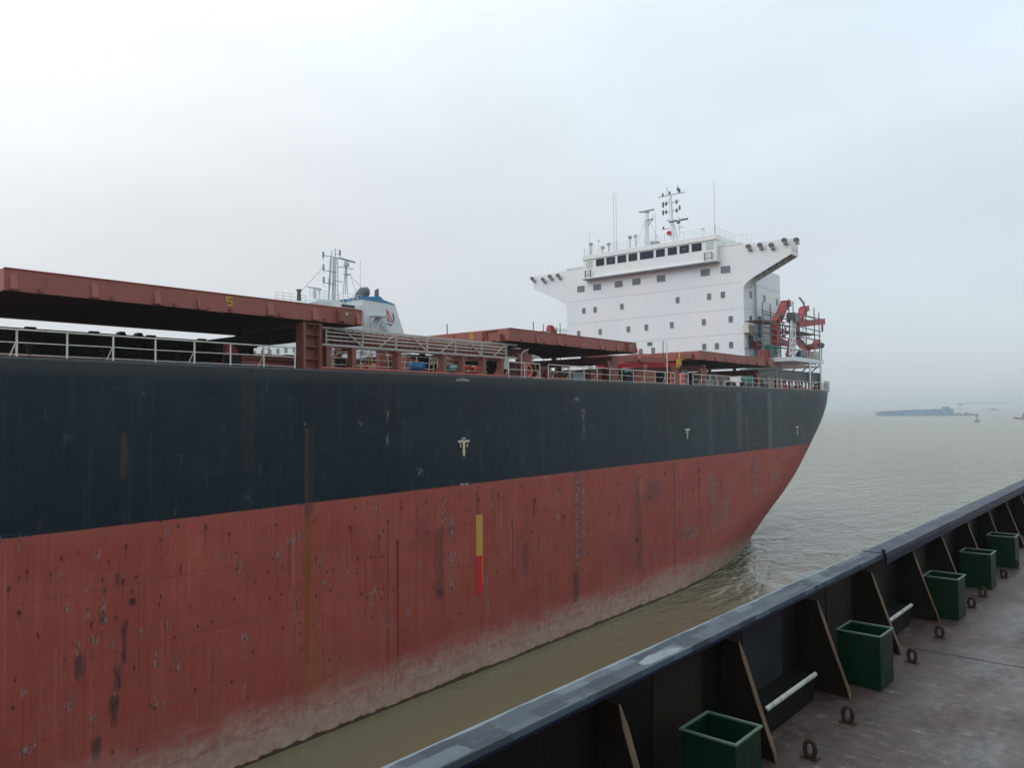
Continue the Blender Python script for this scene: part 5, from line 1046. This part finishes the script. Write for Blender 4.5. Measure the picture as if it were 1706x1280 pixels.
# low coffer with worn white edge in alternate bays
for a, b_ in ((4.0, 5.1), (8.15, 9.62), (12.6, 13.95), (21.6, 22.8), (26.0, 27.3)):
    q = MB(); q.prism([(3.851, .001), (3.60, .001), (3.56, .30), (3.859, .345)], 'x', a, b_); cf = q.build('coffer', 'bulwark_dark', own)
    q = MB(); q.add([(a, 3.545, .31), (b_, 3.545, .31), (b_, 3.575, .335), (a, 3.575, .335), (a, 3.545, .335), (b_, 3.545, .335), (b_, 3.575, .352), (a, 3.575, .352)], [(0, 1, 2, 3), (4, 7, 6, 5), (0, 4, 5, 1), (2, 6, 7, 3), (1, 5, 6, 2), (0, 3, 7, 4)]); q.build('worn_edge', 'pale_worn', cf)
# lashing rings on the deck (eye plates)
for i, s0 in enumerate((5.75, 6.85, 8.01, 9.18, 11.90, 13.43, 15.78, 16.80, 18.9, 20.2, 22.4, 24.0)):
    n0 = 3.045 + random.uniform(-.015, .015); q = MB(); pts = []; ta = random.uniform(-.35, .25)
    for k in range(13): a = math.pi * k / 12; pts.append((s0 + .052 * math.cos(a) * math.sin(ta), n0 + .052 * math.cos(a) * math.cos(ta), .115 + .056 * math.sin(a)))
    pts = [(s0 + .050 * math.cos(a) * math.sin(ta), n0 + .050 * math.cos(a) * math.cos(ta), .095 + .082 * math.sin(a)) for a in [2 * math.pi * k / 20 - math.pi / 2 for k in range(21)]]
    q.tube(pts, .024, 8); q.box(s0 - .05, s0 + .05, n0 - .09, n0 + .09, .0005, .008); q.build('deck_ring', 'ring_rust', own)
for s_0 in (12.6, 25): MB().box(s_0, s_0 + .012, -9, 3.2, .0002, .004).build('deck_seam', 'doubling', own)
# green bins
def ow(s0, n0, z=0):
    return (s0 * math.cos(AZ) - n0 * math.sin(AZ), s0 * math.sin(AZ) + n0 * math.cos(AZ), DZ + z)
bl = ['green steel bin in the bottom foreground, nearest of the five along the bulwark', 'green steel bin second from the front, standing alone between two bulwark stays',
      'green steel bin third along the bulwark, first of the cluster of three', 'green steel bin fourth along the bulwark, middle of the cluster of three', 'green steel bin farthest away, last before the right edge']
bn_ = thing('steel_bin', bl[0], 'bin', ow(6.33, 3.05), AZ, 'green steel bins along the bulwark')
q = MB(); l_, w_, h_ = .52, .53, .67; T = .008
q.box(0, l_, 0, T, .004, h_ - .001); q.box(0, l_, w_ - T, w_, .004, h_ - .001); q.box(0, T, T, w_ - T, .004, h_ - .001); q.box(l_ - T, l_, T, w_ - T, .004, h_ - .001); q.box(T, l_ - T, T, w_ - T, .01, .02)
q.build('body', 'green_dark', bn_)
q = MB(); R2 = .016
q.box(-R2, l_ + R2, -R2, T + .004, h_, h_ + .022); q.box(-R2, l_ + R2, w_ - T - .004, w_ + R2, h_, h_ + .022); q.box(-R2, T + .004, T + .0041, w_ - T - .0041, h_, h_ + .022); q.box(l_ - T - .004, l_ + R2, T + .0041, w_ - T - .0041, h_, h_ + .022)
q.build('rim', 'green_rim', bn_, bevel=.004)
for i, (s0, n0) in enumerate(((10.45, 3.05), (14.68, 3.03), (17.54, 3.04), (20.15, 3.02))):
    copy_thing(bn_, ow(s0, n0), AZ + random.uniform(-.012, .012), bl[i + 1])

# ------------------------------------------------------------------ haze
m = bpy.data.materials.new('haze_air'); m.use_nodes = True; t = m.node_tree; t.nodes.clear()
pv = N(t, 'ShaderNodeVolumePrincipled'); pv.inputs['Color'].default_value = (.92, .97, 1, 1); pv.inputs['Density'].default_value = .00034; pv.inputs['Anisotropy'].default_value = .2
out = N(t, 'ShaderNodeOutputMaterial'); t.links.new(pv.outputs[0], out.inputs['Volume']); MATS['haze_air'] = m
q = MB(); q.box(-9100, 9100, -9100, 9100, -15, 62); hz = q.build('haze', 'haze_air'); hz['kind'] = 'stuff'
